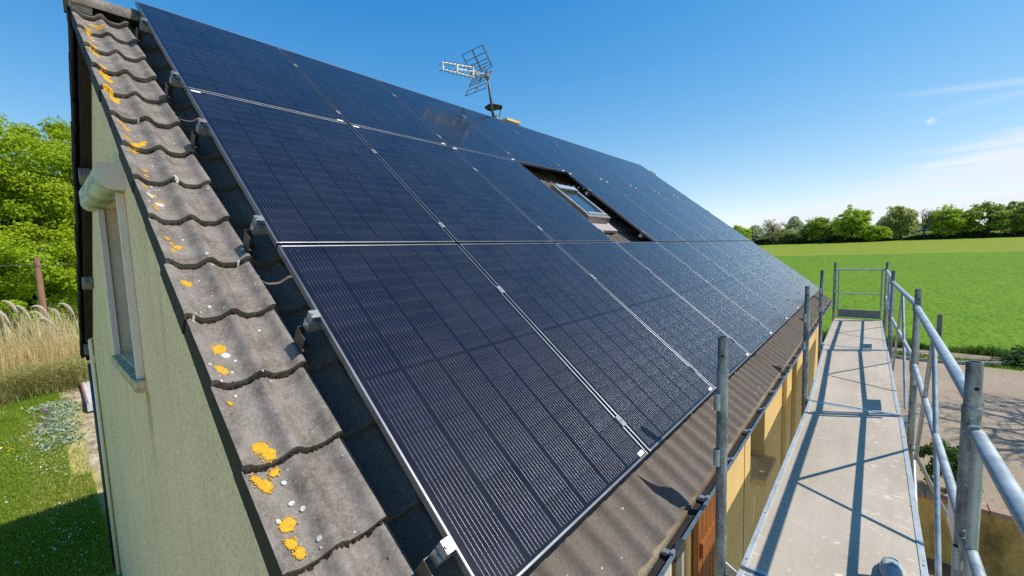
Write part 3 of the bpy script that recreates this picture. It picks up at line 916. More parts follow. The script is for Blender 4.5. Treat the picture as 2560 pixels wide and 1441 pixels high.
# gutter with brackets, conduit, downpipe
EX = RP(S_END[0], 0, -.17)
mb = MB(); n = 10
gcx, gcz, gr = EX.x + .002, EX.z - .040, .050
def gut(r, t): return (gcx + r * math.cos(t), gcz - r * math.sin(t))
outer = [gut(gr, math.pi * i / n) for i in range(n + 1)]; inner = [gut(gr - .006, math.pi * i / n) for i in range(n, -1, -1)]
bead = [(gcx + gr + .008, gcz + .004), (gcx + gr + .008, gcz + .014), (gcx + gr - .006, gcz + .014)]
prof = bead[::-1] + outer + inner
secs = [[Vector((x, yy, z)) for x, z in prof] for yy in (YV0 - .02, YV1 + .02)]
mb.loft(secs)
npf = len(prof)
for fi in range(npf):
    if fi >= len(bead) + len(outer) - 1: mb.mi[fi] = 1
gutter = mb.build('gutter', [M['zinc'], M['gutter_in']], house)
mb = MB(); mb.box((gcx - .042, YV0, gcz - .030), (gcx + .042, YV1, gcz - .016)); mb.build('gutter_silt', M['gutter_in'], gutter)
for i in range(22):
    yy = .45 + i * .52
    mb = MB(); mb.box((gcx + .005, yy, gcz + .010), (gcx + gr + .006, yy + .028, gcz + .0145)); mb.box((gcx + gr - .010, yy, gcz + .017), (gcx + gr + .006, yy + .028, gcz + .026))
    mb.build('gutter_bracket', M['rail'], gutter)
mb = MB(); mb.box((gcx + gr - .012, .99, gcz - .03), (gcx + gr + .011, 1.10, gcz + .018)); mb.build('gutter_joint', M['dark_pipe'], gutter)
mb = MB(); mb.box((EX.x - .10, YV0 + .1, EX.z - .15), (EX.x - .055, YV1 - .1, EX.z - .045)); mb.build('fascia', M['dark_board'], house)
mb = MB(); mb.box((XF - .0, YG + .05, -1.60), (EX.x - .10, YE, -1.565)); mb.build('eave_soffit', M['dark_board'], house)
mb = MB()      # clay-coloured comb closing the tile ends
mb.box((EX.x - .03, YV0 + .05, EX.z - .055), (EX.x - .004, YV1 - .05, EX.z - .032)); mb.build('eave_filler', M['soil'], house)
cx = XB + .10
mb = MB(); mb.path([(cx - .02, YG + .03, -1.12), (cx, YG - .035, -1.16), (cx, YG - .035, -2.5), (cx, YG - .035, -4.9)], .022, 10)
mb.build('conduit', M['cream_pipe'], house, smooth=True)
mb = MB(); mb.tube((XB - .12, YG - .03, -1.55), (XB - .12, YG - .03, -4.95), .05, n=14); mb.build('downpipe', M['dark_pipe'], house, smooth=True)
# hidden back gutter end
mb = MB(); mb.box((2 * XR - EX.x - .12, YV0, EX.z - .1), (2 * XR - EX.x + .01, YV1, EX.z - .02)); mb.build('back_gutter', M['dark_pipe'], house)

# roof window in the opening between the panels
s0, s1, y0, y1 = -1.33, -.60, 3.80, 4.36
mb = MB()
T = RP
fr = .055
for a, b in (((s0, y0, -.20), (s0 + fr + .03, y1, -.045)), ((s1 - fr, y0, -.20), (s1, y1, -.055)), ((s0 + fr + .03, y0, -.20), (s1 - fr, y0 + fr, -.05)), ((s0 + fr + .03, y1 - fr, -.20), (s1 - fr, y1, -.05))):
    mb.box(a, b, T)
rw = mb.build('roof_window', M['alu'], house)
bevel(rw, .006)
mb = MB(); mb.box((s0 + fr + .03, y0 + fr, -.085), (s1 - fr, y1 - fr, -.075), T); mb.build('pane', M['roofglass'], rw)
for a, b, nm in (((s0 + .01, y0 + .045, -.044), (s0 + .10, y1 - .045, -.03), 'top_cover'), ((s1 - .085, y0 + .05, -.054), (s1 - .05, y1 - .05, -.04), 'bottom_cover')): MB().box(a, b, T).build(nm, M['rail'], rw)
mb = MB()
mb.box((s0 - .12, y0 - .07, -.198), (s0 - .002, y1 + .07, -.165), T); mb.box((s1 + .002, y0 - .06, -.185), (s1 + .16, y1 + .06, -.15), T)
mb.box((s0 - .002, y0 - .07, -.2), (s1 + .002, y0 - .002, -.15), T); mb.box((s0 - .002, y1 + .002, -.2), (s1 + .002, y1 + .07, -.15), T)
mb.build('flashing', M['flash'], rw)

# chimney and flue on the far side of the ridge
c = MB().box((-3.72, 5.62, 1.2), (-3.38, 5.92, 2.50)).build('chimney', M['chim'], house)
bevel(MB().box((-3.78, 5.56, 2.502), (-3.33, 5.98, 2.555)).build('chimney_cap', M['chim'], c), .01)
mb = MB(); mb.tube((-3.35, 5.285, 1.5), (-3.35, 5.285, 2.53), .048, n=18)
fl = mb.build('flue', M['steel_pipe'], house, smooth=False); smooth_by_angle(fl)
mb = MB()
secs = []
for r, z in ((.175, 2.665), (.17, 2.654), (.10, 2.695), (.03, 2.712)):
    secs.append([Vector((-3.35 + r * math.cos(2 * math.pi * i / 16), 5.20 + r * math.sin(2 * math.pi * i / 16), z + .012 * math.sin(8 * math.pi * i / 16))) for i in range(16)])
mb.loft(secs)
for i in range(3):
    t = 2 * math.pi * i / 3 + .5
    mb.tube((-3.35 + .048 * math.cos(t), 5.285 + .048 * math.sin(t), 2.48), (-3.35 + .14 * math.cos(t), 5.22 + .14 * math.sin(t), 2.67), .007, n=6)
mb.build('cowl', M['cowl'], fl)

# ------------------------------------------------------------------ solar panels
PL, PW, PT = 1.722, 1.134, .032
def make_panel():
    root = thing('solar_panel', 'x', 'solar panel')
    hx, hy, b = PL / 2, PW / 2, .011
    mb = MB()
    mb.box((-hx, -hy, 0), (hx, -hy + b, PT)); mb.box((-hx, hy - b, 0), (hx, hy, PT))
    mb.box((-hx, -hy + b, 0), (-hx + b, hy - b, PT)); mb.box((hx - b, -hy + b, 0), (hx, hy - b, PT))
    f = mb.build('frame', M['pv_frame'], root); bevel(f, .0022, 2)
    mb = MB(); mb.quad((-hx + b, -hy + b, PT - .0018), (hx - b, -hy + b, PT - .0018), (hx - b, hy - b, PT - .0018), (-hx + b, hy - b, PT - .0018))
    mb.build('glass', M['cells'], root, fix=False)
    mb = MB(); mb.quad((-hx + b, -hy + b, PT - .008), (-hx + b, hy - b, PT - .008), (hx - b, hy - b, PT - .008), (hx - b, -hy + b, PT - .008))
    mb.build('back_sheet', M['pv_side'], root, fix=False)
    mb = MB(); mb.box((hx - .034, hy - .075, PT - .0015), (hx - .014, hy - .022, PT - .0007)); mb.build('sticker', M['white_label'], root)
    return root
rows = ['top', 'middle', 'bottom']
cols = ['nearest the lichen covered verge tiles', 'second from the verge tiles', 'third from the verge tiles', 'fourth from the verge tiles', 'fifth from the verge tiles',
        'sixth from the verge tiles', 'third from the far end', 'second from the far end', 'at the far end of the roof']
proto = make_panel()
first = True
for r in range(3):
    for c in range(9):
        if r == 1 and c == 3: continue
        o = proto if first else copy_tree(proto); first = False
        s = (r - 1.5 - .5) * PH + PH / 2 + (0 if True else 0)
        s = -2 * PH + (r + .5) * PH
        o.location = RP(s, (c + .5) * PA, -PT)
        o.rotation_euler = (0, TH, math.pi if False else 0)
        if r == 1:
            o.rotation_euler = (Matrix.Rotation(TH, 3, 'Y') @ Matrix.Rotation(math.pi, 3, 'Z')).to_euler()
        lab = f'black solar panel in the {rows[r]} row, {cols[c]}'
        if r == 1 and c == 2: lab = 'black solar panel in the middle row, on the near side of the roof window'
        if r == 1 and c == 4: lab = 'black solar panel in the middle row, on the far side of the roof window'
        if r == 0 and c == 3: lab = 'black solar panel in the top row, right above the roof window'
        if r == 2 and c == 3: lab = 'black solar panel in the bottom row, right below the roof window'
        tag(o, lab, 'solar panel', 'solar panels on the roof')

# mounting rails with their clamps
k = 0
rl = [('top', 'upper'), ('top', 'lower'), ('middle', 'upper'), ('middle', 'lower'), ('bottom', 'upper'), ('bottom', 'lower')]
for r in range(3):
    for off in (.495, 1.535):
        s = -2 * PH + r * PH + off
        t = thing('mounting_rail', f'aluminium rail with clamps under the {rl[k][1]} half of the {rl[k][0]} panel row', 'mounting rail', RP(s, 0, -.08), (0, TH, 0), 'aluminium mounting rails under the solar panels')
        mb = MB()
        gaps = [(-.030, 9 * PA + .03)] if r != 1 else [(-.030, 3 * PA + .03), (4 * PA - .03, 9 * PA + .03)]
        for y0, y1 in gaps:
            mb.box((-.02, y0, 0), (.02, y1, .04)); mb.box((-.02, y0, .041), (-.006, y1, .046)); mb.box((.006, y0, .041), (.02, y1, .046))
        mb.build('rail', M['rail'], t)
        mb = MB()
        ends = [(-.010, 1)] + [(9 * PA + .010, -1)]
        for ye, sg in ends:
            m2 = MB()
            m2.box((-.022, ye - .014, .048), (.022, ye - .011, .082)) if sg > 0 else m2.box((-.022, ye + .016, .048), (.022, ye + .02, .082))
            ya, yb = (ye - .014, ye + .024) if sg > 0 else (ye - .024, ye + .014)
            m2.box((-.022, ya, .0822), (.022, yb, .0855))
            m2.tube((0, ye - .006 * sg, .0855), (0, ye - .006 * sg, .091), .0065, n=10)
            m2.build('end_clamp', M['clamp'], t)
        for c in range(1, 9):
            if r == 1 and c in (3, 4):
                pass
            m2 = MB()
            m2.box((-.03, c * PA - .019, .0806), (.03, c * PA + .019, .0836)); m2.tube((0, c * PA, .0836), (0, c * PA, .088), .006, n=10)
            m2.build('mid_clamp', M['clamp'], t)
        # roof hook of folded plate seen at the verge
        m2 = MB()
        m2.box((-.02, -.052, -.075), (.06, -.049, .0)); m2.box((-.02, -.049, -.075), (-.017, -.012, .0)); m2.box((.0, -.049, -.075), (.06, -.01, -.072))
        m2.build('roof_hook', M['rail_dark'], t)
        k += 1

# ------------------------------------------------------------------ tv antenna on the ridge
ant = thing('tv_antenna', 'aluminium tv antenna with corner reflector on a leaning mast above the ridge', 'tv antenna', (-2.84, 4.66, 2.15))
def AL(x, y, z): return (x - (-2.84), y - 4.66, z - 2.15)
mb = MB(); mb.tube(AL(-2.84, 4.67, 2.0), AL(-2.84, 4.515, 2.98), .021, n=10); mb.build('mast', M['mast'], ant, smooth=True)
RZ = .235
def reflector(yc, zc, ye, ze):
    mb = MB()
    for x in (-2.84 - RZ, -2.84, -2.84 + RZ):
        mb.tube(AL(x, yc, zc), AL(x, ye, ze), .0125 if x == -2.84 else .009, n=8)
    for q in (0, .13, .26, .42, .68, 1.0):
        mb.tube(AL(-2.84 - RZ, yc + (ye - yc) * q, zc + (ze - zc) * q), AL(-2.84 + RZ, yc + (ye - yc) * q, zc + (ze - zc) * q), .006, n=6)
    mb.build('reflector', [M['antenna_dk']], ant)
reflector(4.40, 2.93, 4.19, 3.20); reflector(4.40, 2.87, 4.22, 2.55)
mb = MB()
for a, b in (((3.55, 2.81), (4.19, 2.93)), ((3.55, 2.71), (4.19, 2.78)), ((3.84, 2.80), (4.19, 2.862))):
    mb.tube(AL(-2.84, *a), AL(-2.84, *b), .013, n=8)
for yy, za, zb in ((3.55, 2.70, 2.82), (3.84, 2.74, 2.87), (4.19, 2.77, 2.94)):
    mb.box(AL(-2.855, yy - .012, za), AL(-2.825, yy + .012, zb))
mb.build('boom', M['antenna_white'], ant)
mb = MB()
for i in range(8):
    q = i / 7.
    yy = 3.56 + .6 * q
    mb.tube(AL(-2.93, yy, 2.81 + .12 * q), AL(-2.75, yy, 2.81 + .12 * q), .005, n=6)
    mb.tube(AL(-2.93, yy, 2.71 + .07 * q), AL(-2.75, yy, 2.71 + .07 * q), .005, n=6)
mb.build('director_rods', M['antenna_dk'], ant)
mb = MB()
mb.tube(AL(-2.84, 4.17, 2.86), AL(-2.84, 4.54, 2.90), .014, n=8)
mb.box(AL(-2.87, 4.22, 2.81), AL(-2.81, 4.30, 2.89)); mb.box(AL(-2.875, 4.48, 2.86), AL(-2.805, 4.57, 2.93))
mb.path([AL(-3.06, 4.27, 2.84), AL(-3.07, 4.27, 2.865), AL(-3.06, 4.27, 2.89), AL(-2.62, 4.27, 2.89), AL(-2.61, 4.27, 2.865), AL(-2.62, 4.27, 2.84)], .006, 6)
mb.build('dipole', M['antenna'], ant)

# ------------------------------------------------------------------ scaffold
DZ = -1.72
FY = [-1.55, 1.45, 4.45, 7.45, 10.5]
LXS = [1.60, 1.602, 1.664, 1.571, 1.581]
RXS = [2.455, 2.444, 2.482, 2.406, 2.408]
FL = ['galvanised scaffold frame behind the viewer, before the nearest deck', 'nearest galvanised scaffold frame in view, one post before the gutter, one at the right',
      'second galvanised scaffold frame, standing where the first and second decks in view meet', 'third galvanised scaffold frame, standing where the last two decks meet',
      'farthest galvanised scaffold frame, carrying the end gate']
for i, y in enumerate(FY):
    t = thing('scaffold_trestle', FL[i], 'scaffold frame', (0, y, 0), group='scaffold frames along the eave')
    for x, out in ((LXS[i], -1), (RXS[i], 1)):
        zb = gz(x, y)
        mb = MB()
        mb.tube((x, 0, zb), (x, 0, -.705), .0258, n=20)
        mb.tube((x, 0, -.725), (x, 0, -.697), .0272, n=20)
        p = mb.build('post', M['post'], t); smooth_by_angle(p)
        mb = MB(); mb.tube((x, 0, -.70), (x, 0, -.53), .0228, n=20, hollow=True)
        s = mb.build('spigot', M['post'], p); smooth_by_angle(s)
        # cross bore seen from the front
        mb = MB()
        dv = Vector((.28 if out > 0 else .2, -1, 0)).normalized()
        mb.tube(Vector((x, 0, -.625)) + dv * .0212, Vector((x, 0, -.625)) + dv * .0235, .0068, n=14)
        mb.build('bolt_hole', M['dark_board'], p)
        # socket rings welded to the post
        for zz in (-.90, -1.19) if out < 0 else (-1.32,):
            a = Vector((x - .016, -.028, zz))
            s = MB().tube(a, a + Vector((0, 0, .085)), .0155, n=14, hollow=True).build('socket', M['galv'], p); smooth_by_angle(s)
        mb = MB(); mb.box((x - .075, -.075, zb), (x + .075, .075, zb + .008)); mb.tube((x, 0, zb + .008), (x, 0, zb + .12), .03, n=12); mb.build('base_plate', M['galv'], p)
    mb = MB()
    mb.tube((LXS[i], 0, DZ - .085), (RXS[i], 0, DZ - .085), .0242, n=14)
    mb.tube((LXS[i], 0, -3.75), (RXS[i], 0, -3.75), .0242, n=14)
    tr = mb.build('transom', M['galv'], t); smooth_by_angle(tr)
    for x, sg in ((LXS[i], 1), (RXS[i], -1)):
        mb = MB()
        mb.add([(x + .022 * sg, -.004, DZ + .01), (x + .16 * sg, -.004, DZ - .065), (x + .022 * sg, -.004, DZ - .20), (x + .022 * sg, .004, DZ + .01), (x + .16 * sg, .004, DZ - .065), (x + .022 * sg, .004, DZ - .20)],
               [(0, 1, 2), (5, 4, 3), (0, 3, 4, 1), (1, 4, 5, 2), (2, 5, 3, 0)])
        mb.build('gusset', M['deck_alu'], t)

# decks
DK = [(1.68, 2.41), (1.688, 2.412), (1.690, 2.408), (1.608, 2.378), (1.60, 2.362)]
DL = ['plywood scaffold deck under the viewer, before the first deck in view', 'nearest plywood scaffold deck with pale splashes and a shoe on it',
      'plywood scaffold deck in the middle, between the nearest and the farthest one', 'farthest plywood scaffold deck, ending at the end gate']
ends = [(-1.50, 1.455), (1.487, 4.40), (4.43, 7.40), (7.43, 10.47)]
for i, (y0, y1) in enumerate(ends):
    t = thing('scaffold_deck', DL[i], 'scaffold deck', (0, 0, DZ), group='plywood scaffold decks')
    a0, b0 = (DK[i] if i < 2 else DK[i]); a1, b1 = DK[i + 1] if i + 1 < len(DK) else DK[i]
    if i == 1: a0, b0 = 1.688, 2.408; a1, b1 = 1.706, 2.418
    if i == 2: a0, b0 = 1.700, 2.408; a1, b1 = 1.622, 2.392
    if i == 3: a0, b0 = 1.608, 2.380; a1, b1 = 1.598, 2.360
    w = .028
    def P(u, v, z): # u across 0..1 in metres from the left, v along
        q = (v - y0) / (y1 - y0)
        xa = a0 + (a1 - a0) * q; xb = b0 + (b1 - b0) * q
        return Vector((xa + u if u < .3 else xb - (1 - u), v, z))
    mb = MB()
    mb.box((w, y0 + .02, -.016), (1 - w, y1 - .02, -.003), P)
    mb.build('plywood', M['ply'], t)
    for u0, u1 in ((0, w), (1 - w, 1)):
        mb = MB(); mb.box((u0, y0, -.055), (u1, y1, .002), P); bevel(mb.build('side_rail', M['deck_alu'], t), .002)
        mb = MB()
        for q in range(3):
            for e in (.1, .5, .9):
                pass
        for vv in (y0 + .06, y0 + .55, y1 - .55, y1 - .06):
            mb.tube(P((u0 + u1) / 2, vv, .002), P((u0 + u1) / 2, vv, .0036), .005, n=8)
        mb.build('rivet', M['rail_dark'], t)
    for v0, v1 in ((y0, y0 + .02), (y1 - .02, y1)):
        mb = MB(); mb.box((w, v0, -.055), (1 - w, v1, .0005), P); mb.build('end_rail', M['deck_alu'], t)
    mb = MB()
    for u in (.08, .2, .8, .92):
        for vv, sg in ((y0, -1), (y1, 1)):
            if sg > 0: mb.box((u - .03, vv, -.03), (u + .03, vv + .026, -.008), P)
            else: mb.box((u - .03, vv - .012, -.03), (u + .03, vv, -.008), P)
    mb.build('hook', M['galv'], t)

# guardrails on the outer side
GL = ['galvanised guardrail at the lower right corner, passing close beside the viewer', 'galvanised guardrail with a V brace beside the nearest deck',
      'galvanised guardrail with a V brace beside the middle deck', 'galvanised guardrail with a V brace beside the farthest deck']
for i in range(4):
    y0, y1 = FY[i], FY[i + 1]
    xa, xb = RXS[i] + .012, RXS[i + 1] - (.004 if i else -.012)
    zt0, zt1 = (-.735, -.79) if i == 0 else (-.70, -.70)
    t = thing('guardrail', GL[i], 'guardrail', (0, 0, 0), group='guardrails on the outer side of the scaffold')
    L = lambda q, z: Vector((xa + (xb - xa) * q, y0 + (y1 - y0) * q, z))
    mb = MB(); mb.tube(L(.012, zt0), L(.988, zt1), .0235, n=16); o = mb.build('top_rail', M['galv'], t); smooth_by_angle(o)
    mb = MB(); mb.tube(L(.012, -1.22), L(.988, -1.22), .0185, n=14); o = mb.build('mid_rail', M['galv'], t); smooth_by_angle(o)
    for q, sg in ((.0125, 1), (.9875, -1)):
        for zz in ((zt0 if sg > 0 else zt1), -1.22):
            c = L(q, zz)
            mb = MB(); mb.box((c.x - .030, c.y - .012, c.z - .030), (c.x + .004, c.y + .012, c.z + .034)); mb.box((c.x - .022, c.y - .006, c.z - .062), (c.x - .014, c.y + .006, c.z + .060))
            bevel(mb.build('wedge_clip', M['post'], t), .003)
    for q in (.22, .78):
        mb = MB(); mb.tube(L(.497 if q < .5 else .503, (zt0 + zt1) / 2 - .012), L(q, -1.86), .013, n=12)
        o = mb.build('brace', M['galv'], t); smooth_by_angle(o)
    for q in (.022, .978):
        mb = MB(); mb.tube(L(q, (zt0 if q < .5 else zt1) - .015), L(q, -1.40), .0165, n=14)
        o = mb.build('end_tube', M['galv'], t); smooth_by_angle(o)
    mb = MB()
    p0, p1 = L(.05, -1.235), L(.17, -1.235)
    dz = Vector((0, 0, -.17)); dx = Vector((.003, 0, 0))
    vs = [p0 - dx, p1 - dx, p1 - dx + dz, p0 - dx + dz * .95, p0 + dx, p1 + dx, p1 + dx + dz, p0 + dx + dz * .95]
    mb.add(vs, [(0, 1, 2, 3), (7, 6, 5, 4), (0, 4, 5, 1), (1, 5, 6, 2), (2, 6, 7, 3), (3, 7, 4, 0)])
    mb.build('name_plate', M['deck_alu'], t)

# gate closing the far end
t = thing('end_gate', 'galvanised end gate with grey toe board closing the far end of the scaffold', 'guardrail', (0, 10.5, 0))
x0, x1 = LXS[4] + .02, RXS[4] - .02
for nm, z, r in (('top_rail', -.686, .017), ('mid_rail', -1.19, .0135)):
    mb = MB(); mb.tube((x0 if nm == 'top_rail' else 1.655, 0, z), (x1 if nm == 'top_rail' else 2.335, 0, z), r, n=14); smooth_by_angle(mb.build(nm, M['galv'], t))
for x in (1.65, 2.335):
    mb = MB(); mb.tube((x, 0, -.69), (x, 0, -1.70), .014, n=12); smooth_by_angle(mb.build('upright', M['galv'], t))
mb = MB(); mb.box((1.655, -.012, -1.695), (2.33, .012, -1.53)); mb.build('toe_board', M['toe'], t)
# diagonal and horizontal bracing of the lift below
t = thing('scaffold_brace', 'thin galvanised diagonal tube on the outer face, below the nearest deck', 'scaffold brace')
mb = MB(); mb.tube((2.50, 4.40, -2.03), (2.50, 1.2, -4.2), .0165, n=12); smooth_by_angle(mb.build('tube', M['galv'], t))
mb = MB(); mb.tube((2.50, 4.40, -2.03), (2.50, 4.44, -2.0), .03, n=12); mb.build('coupler', M['post'], t)
t = thing('scaffold_brace', 'thin galvanised diagonal tube falling to the right behind the nearest right post', 'scaffold brace')
mb = MB(); mb.tube((2.50, 4.40, -2.02), (3.55, 5.2, -4.6), .0165, n=12); smooth_by_angle(mb.build('tube', M['galv'], t))
mb = MB(); mb.tube((2.50, 4.42, -2.0), (2.50, 4.46, -2.0), .03, n=12); mb.build('coupler', M['post'], t)

# ------------------------------------------------------------------ shoe on the nearest deck
sh = thing('shoe', 'grey trainer with white rubber toe and teal trim on the nearest deck', 'shoe', (2.275, 1.66, DZ + .0))
def shoe_sec(y, hw, z0, z1, flat=.5):
    n = 16; ps = []
    for i in range(n):
        t = 2 * math.pi * i / n
        cx, cz = math.cos(t), math.sin(t)
        ps.append(Vector((hw * math.copysign(abs(cx) ** .7, cx), y, (z0 + z1) / 2 + (z1 - z0) / 2 * math.copysign(abs(cz) ** .7, cz))))
    return ps
mb = MB(); mb.loft([shoe_sec(y, w, 0, h) for y, w, h in ((0, .012, .02), (.01, .03, .028), (.06, .036, .03), (.14, .036, .026), (.2, .047, .026), (.25, .047, .028), (.282, .036, .032), (.295, .02, .036), (.30, .006, .034))])
smooth_by_angle(mb.build('sole', M['shoe_sole'], sh), 60)
mb = MB(); mb.loft([shoe_sec(y, w, .012, h) for y, w, h in ((.006, .022, .07), (.03, .034, .10), (.09, .034, .105), (.13, .036, .09), (.18, .042, .07), (.23, .043, .058), (.265, .035, .052), (.282, .02, .044))])
smooth_by_angle(mb.build('upper', M['shoe_up'], sh), 60)
mb = MB()
for yy, hh in ((.15, .088), (.175, .077), (.2, .068)):
    mb.path([(-.030, yy, hh - .016), (0, yy + .004, hh + .002), (.030, yy, hh - .016)], .004, 6)
mb.path([(-.038, .225, .045), (-.02, .255, .056), (.0, .262, .058), (.02, .255, .056), (.038, .225, .045)], .0035, 6)
mb.build('laces', M['shoe_teal'], sh, smooth=True)

# ------------------------------------------------------------------ foliage helpers
def leaves(centers, size, rng, squash=1., up=.35, aspect=1.6, outdir=None):
    """one bent quad leaf-clump per centre"""
    n = len(centers)
    c = np.asarray(centers)
    d = rng.normal(size=(n, 3)); d /= np.linalg.norm(d, axis=1)[:, None]
    nn = rng.normal(size=(n, 3)); nn[:, 2] += up * 3
    if outdir is not None: nn += outdir * 1.2
    nn /= np.linalg.norm(nn, axis=1)[:, None]
    u = np.cross(nn, d); u /= np.linalg.norm(u, axis=1)[:, None] + 1e-9
    v = np.cross(nn, u)
    s = (size * rng.uniform(.55, 1.25, n))[:, None]
    a = c - u * s * .5 * aspect; b = c + u * s * .5 * aspect
    l = c + v * s * .42 - nn * s * .12; r = c - v * s * .42 - nn * s * .12
    V = np.stack([a, l, b, r], 1).reshape(-1, 3)
    return V
def leaf_mesh(name, V, mat):
    n = len(V) // 4
    me = bpy.data.meshes.new(name)
    me.vertices.add(4 * n); me.vertices.foreach_set('co', V.astype('f').ravel())
    me.loops.add(4 * n); me.loops.foreach_set('vertex_index', np.arange(4 * n, dtype='i'))
    me.polygons.add(n); me.polygons.foreach_set('loop_start', np.arange(0, 4 * n, 4, dtype='i'))
    me.materials.append(mat); me.update(calc_edges=True); me.validate()
    return me
def crown_points(rng, c, rx, ry, rz, nclump, nleaf, cr, low=-.8, core=.25):
    """leaf centres gathered in clumps spread through an uneven ellipsoid"""
    P = []; D = []
    while len(P) < nclump:
        d = rng.normal(size=3); d /= np.linalg.norm(d)
        if d[2] < low: continue
        q = (core + (1 - core) * rng.uniform() ** .45)
        q *= 1 + .22 * math.sin(d[0] * 5 + c[0]) * math.cos(d[2] * 4 + c[1])
        P.append(np.array(c) + d * q * np.array([rx, ry, rz])); D.append(d)
    P = np.array(P); D = np.array(D)
    idx = rng.integers(0, nclump, nleaf)
    off = rng.normal(size=(nleaf, 3)); off /= np.linalg.norm(off, axis=1)[:, None]
    off *= (rng.uniform(size=nleaf) ** .5)[:, None]
    crs = cr * rng.uniform(.6, 1.35, nclump)
    C = P[idx] + off * crs[idx][:, None] * np.array([1, 1, .62])
    return C, D[idx] * .5 + off
def limbs(mb, base, top, r, rng, n=7, spread=1., bend=.12):
    base = Vector(base); top = Vector(top)
    pts = []
    for i in range(6):
        q = i / 5
        pts.append(base.lerp(top, q) + Vector((rng.normal() * bend * q, rng.normal() * bend * q, 0)))
    mb.path(pts, [r * (1.25 if i == 0 else 1 - .13 * i) for i in range(6)], 9)
    for k in range(n):
        q = .35 + .6 * k / n
        p = base.lerp(top, q)
        a = rng.uniform(0, 6.28); L = spread * rng.uniform(.55, 1.)
        e = p + Vector((math.cos(a) * L, math.sin(a) * L, L * rng.uniform(.45, 1.)))
        m = p.lerp(e, .5) + Vector((0, 0, -.06 * L))
        mb.path([p, m, e], [r * .5 * (1.1 - q * .5), r * .3, r * .1], 6)
        for j in range(2):
            a2 = a + rng.uniform(-.9, .9)
            e2 = m + Vector((math.cos(a2), math.sin(a2), rng.uniform(.4, 1.2))) * L * .45
            mb.path([m, e2], [r * .2, r * .06], 5)
def tree(name, label, x, y, h, w, mat, seed, nclump=60, nleaf=2600, leaf=.5, clump=1.1, trunk=.22, low=-.75, cbase=.12, group=None, zoff=0., d=None, cat='tree', sparse=False):
    rng = np.random.default_rng(seed)
    z = gz(x, y) + zoff
    t = thing(name, label, cat, (x, y, z), group=group)
    cz = h * (cbase + (1 - cbase) / 2)
    C, D = crown_points(rng, (0, 0, cz), w / 2, (d or w) / 2, h * (1 - cbase) / 2, nclump, nleaf, clump, low)
    C[:, 2] = np.maximum(C[:, 2], .15)
    link('crown', leaf_mesh('crown', leaves(C, leaf, rng, outdir=D), mat), t)
    mb = MB(); limbs(mb, (0, 0, -.2), (0, 0, h * .78), trunk, rng, n=9 if not sparse else 14, spread=w * .42)
    mb.build('trunk', M['bark'], t, smooth=True, fix=False)
    return t

# hedgerow across the field
HT = [
 ('bushy_tree', 'bright lime green tree right behind the roof edge, leftmost in the hedgerow', -33.5, 166, 6.8, 7, 'leaf_bright'),
 ('bushy_tree', 'pale budding tree with bare branches showing, second from the roof edge', -24.0, 170, 8.6, 8.2, 'leaf_brown'),
 ('bushy_tree', 'low olive green bush between the pale budding tree and the round green tree', -18.0, 171, 4.6, 8, 'leaf_olive'),
 ('bushy_tree', 'round mid green tree, left of the tall dark tree', -10.8, 169, 8.6, 8.2, 'leaf_mid'),
 ('bushy_tree', 'tall dark green tree with bright leaves at its right foot, above the end gate', -2.4, 167, 11.2, 9.2, 'leaf_bright'),
 ('bushy_tree', 'thin olive tree with a ragged top, left of the bare tree', 8.8, 170, 9.8, 7.5, 'leaf_olive'),
 ('bushy_tree', 'bright green spreading tree right of the bare tree', 18.6, 168, 9.4, 8.2, 'leaf_bright'),
 ('bushy_tree', 'broad dark green tree at the right of the hedgerow', 26.0, 168, 9.2, 11, 'leaf_mid'),
 ('bushy_tree', 'rightmost dark tree of the hedgerow, cut by the picture edge', 33.5, 169, 9.8, 12, 'leaf_mid'),
 ('bushy_tree', 'smaller green tree low behind the tall dark tree on its left', -6.4, 174, 4.4, 5.5, 'leaf_olive'),
 ('bushy_tree', 'low yellow green bush at the right foot of the tall dark tree', 3.2, 165, 4.6, 7, 'leaf_bright'),
]
for i, (nm, lb, x, y, h, w, mt) in enumerate(HT):
    tree(nm, lb, x, y, h, w, M[mt], 40 + i, nclump=120, nleaf=1700 if mt == 'leaf_brown' else 6500, leaf=.46 if mt != 'leaf_brown' else .40, clump=1.25, trunk=.35, cbase=.08, low=-.9,
         group='trees in the hedgerow beyond the field', sparse=(mt == 'leaf_brown'))
def bare_tree(name, label, x, y, h, seed, r=.22, depth=5, group=None, lean=(0, 0)):
    rng = np.random.default_rng(seed)
    t = thing(name, label, 'tree', (x, y, gz(x, y)), group=group)
    tr = MB(); br = MB()
    def grow(p, d, L, r, k):
        e = p + d * L
        m = p.lerp(e, .5) + Vector(rng.normal(size=3)) * L * .06
        (tr if k == depth else br).path([p, m, e], [r, r * .85, r * .68], 7 if k > 2 else 5)
        if k == 0: return
        for j in range(3 if k > 1 else 2):
            nd = (d + Vector(rng.normal(size=3)) * .55 + Vector((0, 0, .12))).normalized()
            grow(p.lerp(e, rng.uniform(.55, 1.)) if j else e, nd, L * rng.uniform(.62, .82), r * .6, k - 1)
    grow(Vector((0, 0, -.1)), Vector((lean[0], lean[1], 1)).normalized(), h * .3, r, depth)
    tr.build('trunk', M['bark'], t, smooth=True, fix=False)
    br.build('branches', M['bark'], t, smooth=True, fix=False)
    return t
bare_tree('bare_tree', 'bare grey tree without leaves in the hedgerow', 13.6, 166, 10.5, 5, .30, 5, 'trees in the hedgerow beyond the field')
bare_tree('bare_tree', 'bare tree outside the picture, casting branch shadows on the gravel', 10.4, 16.9, 10.5, 11, .22, 6)

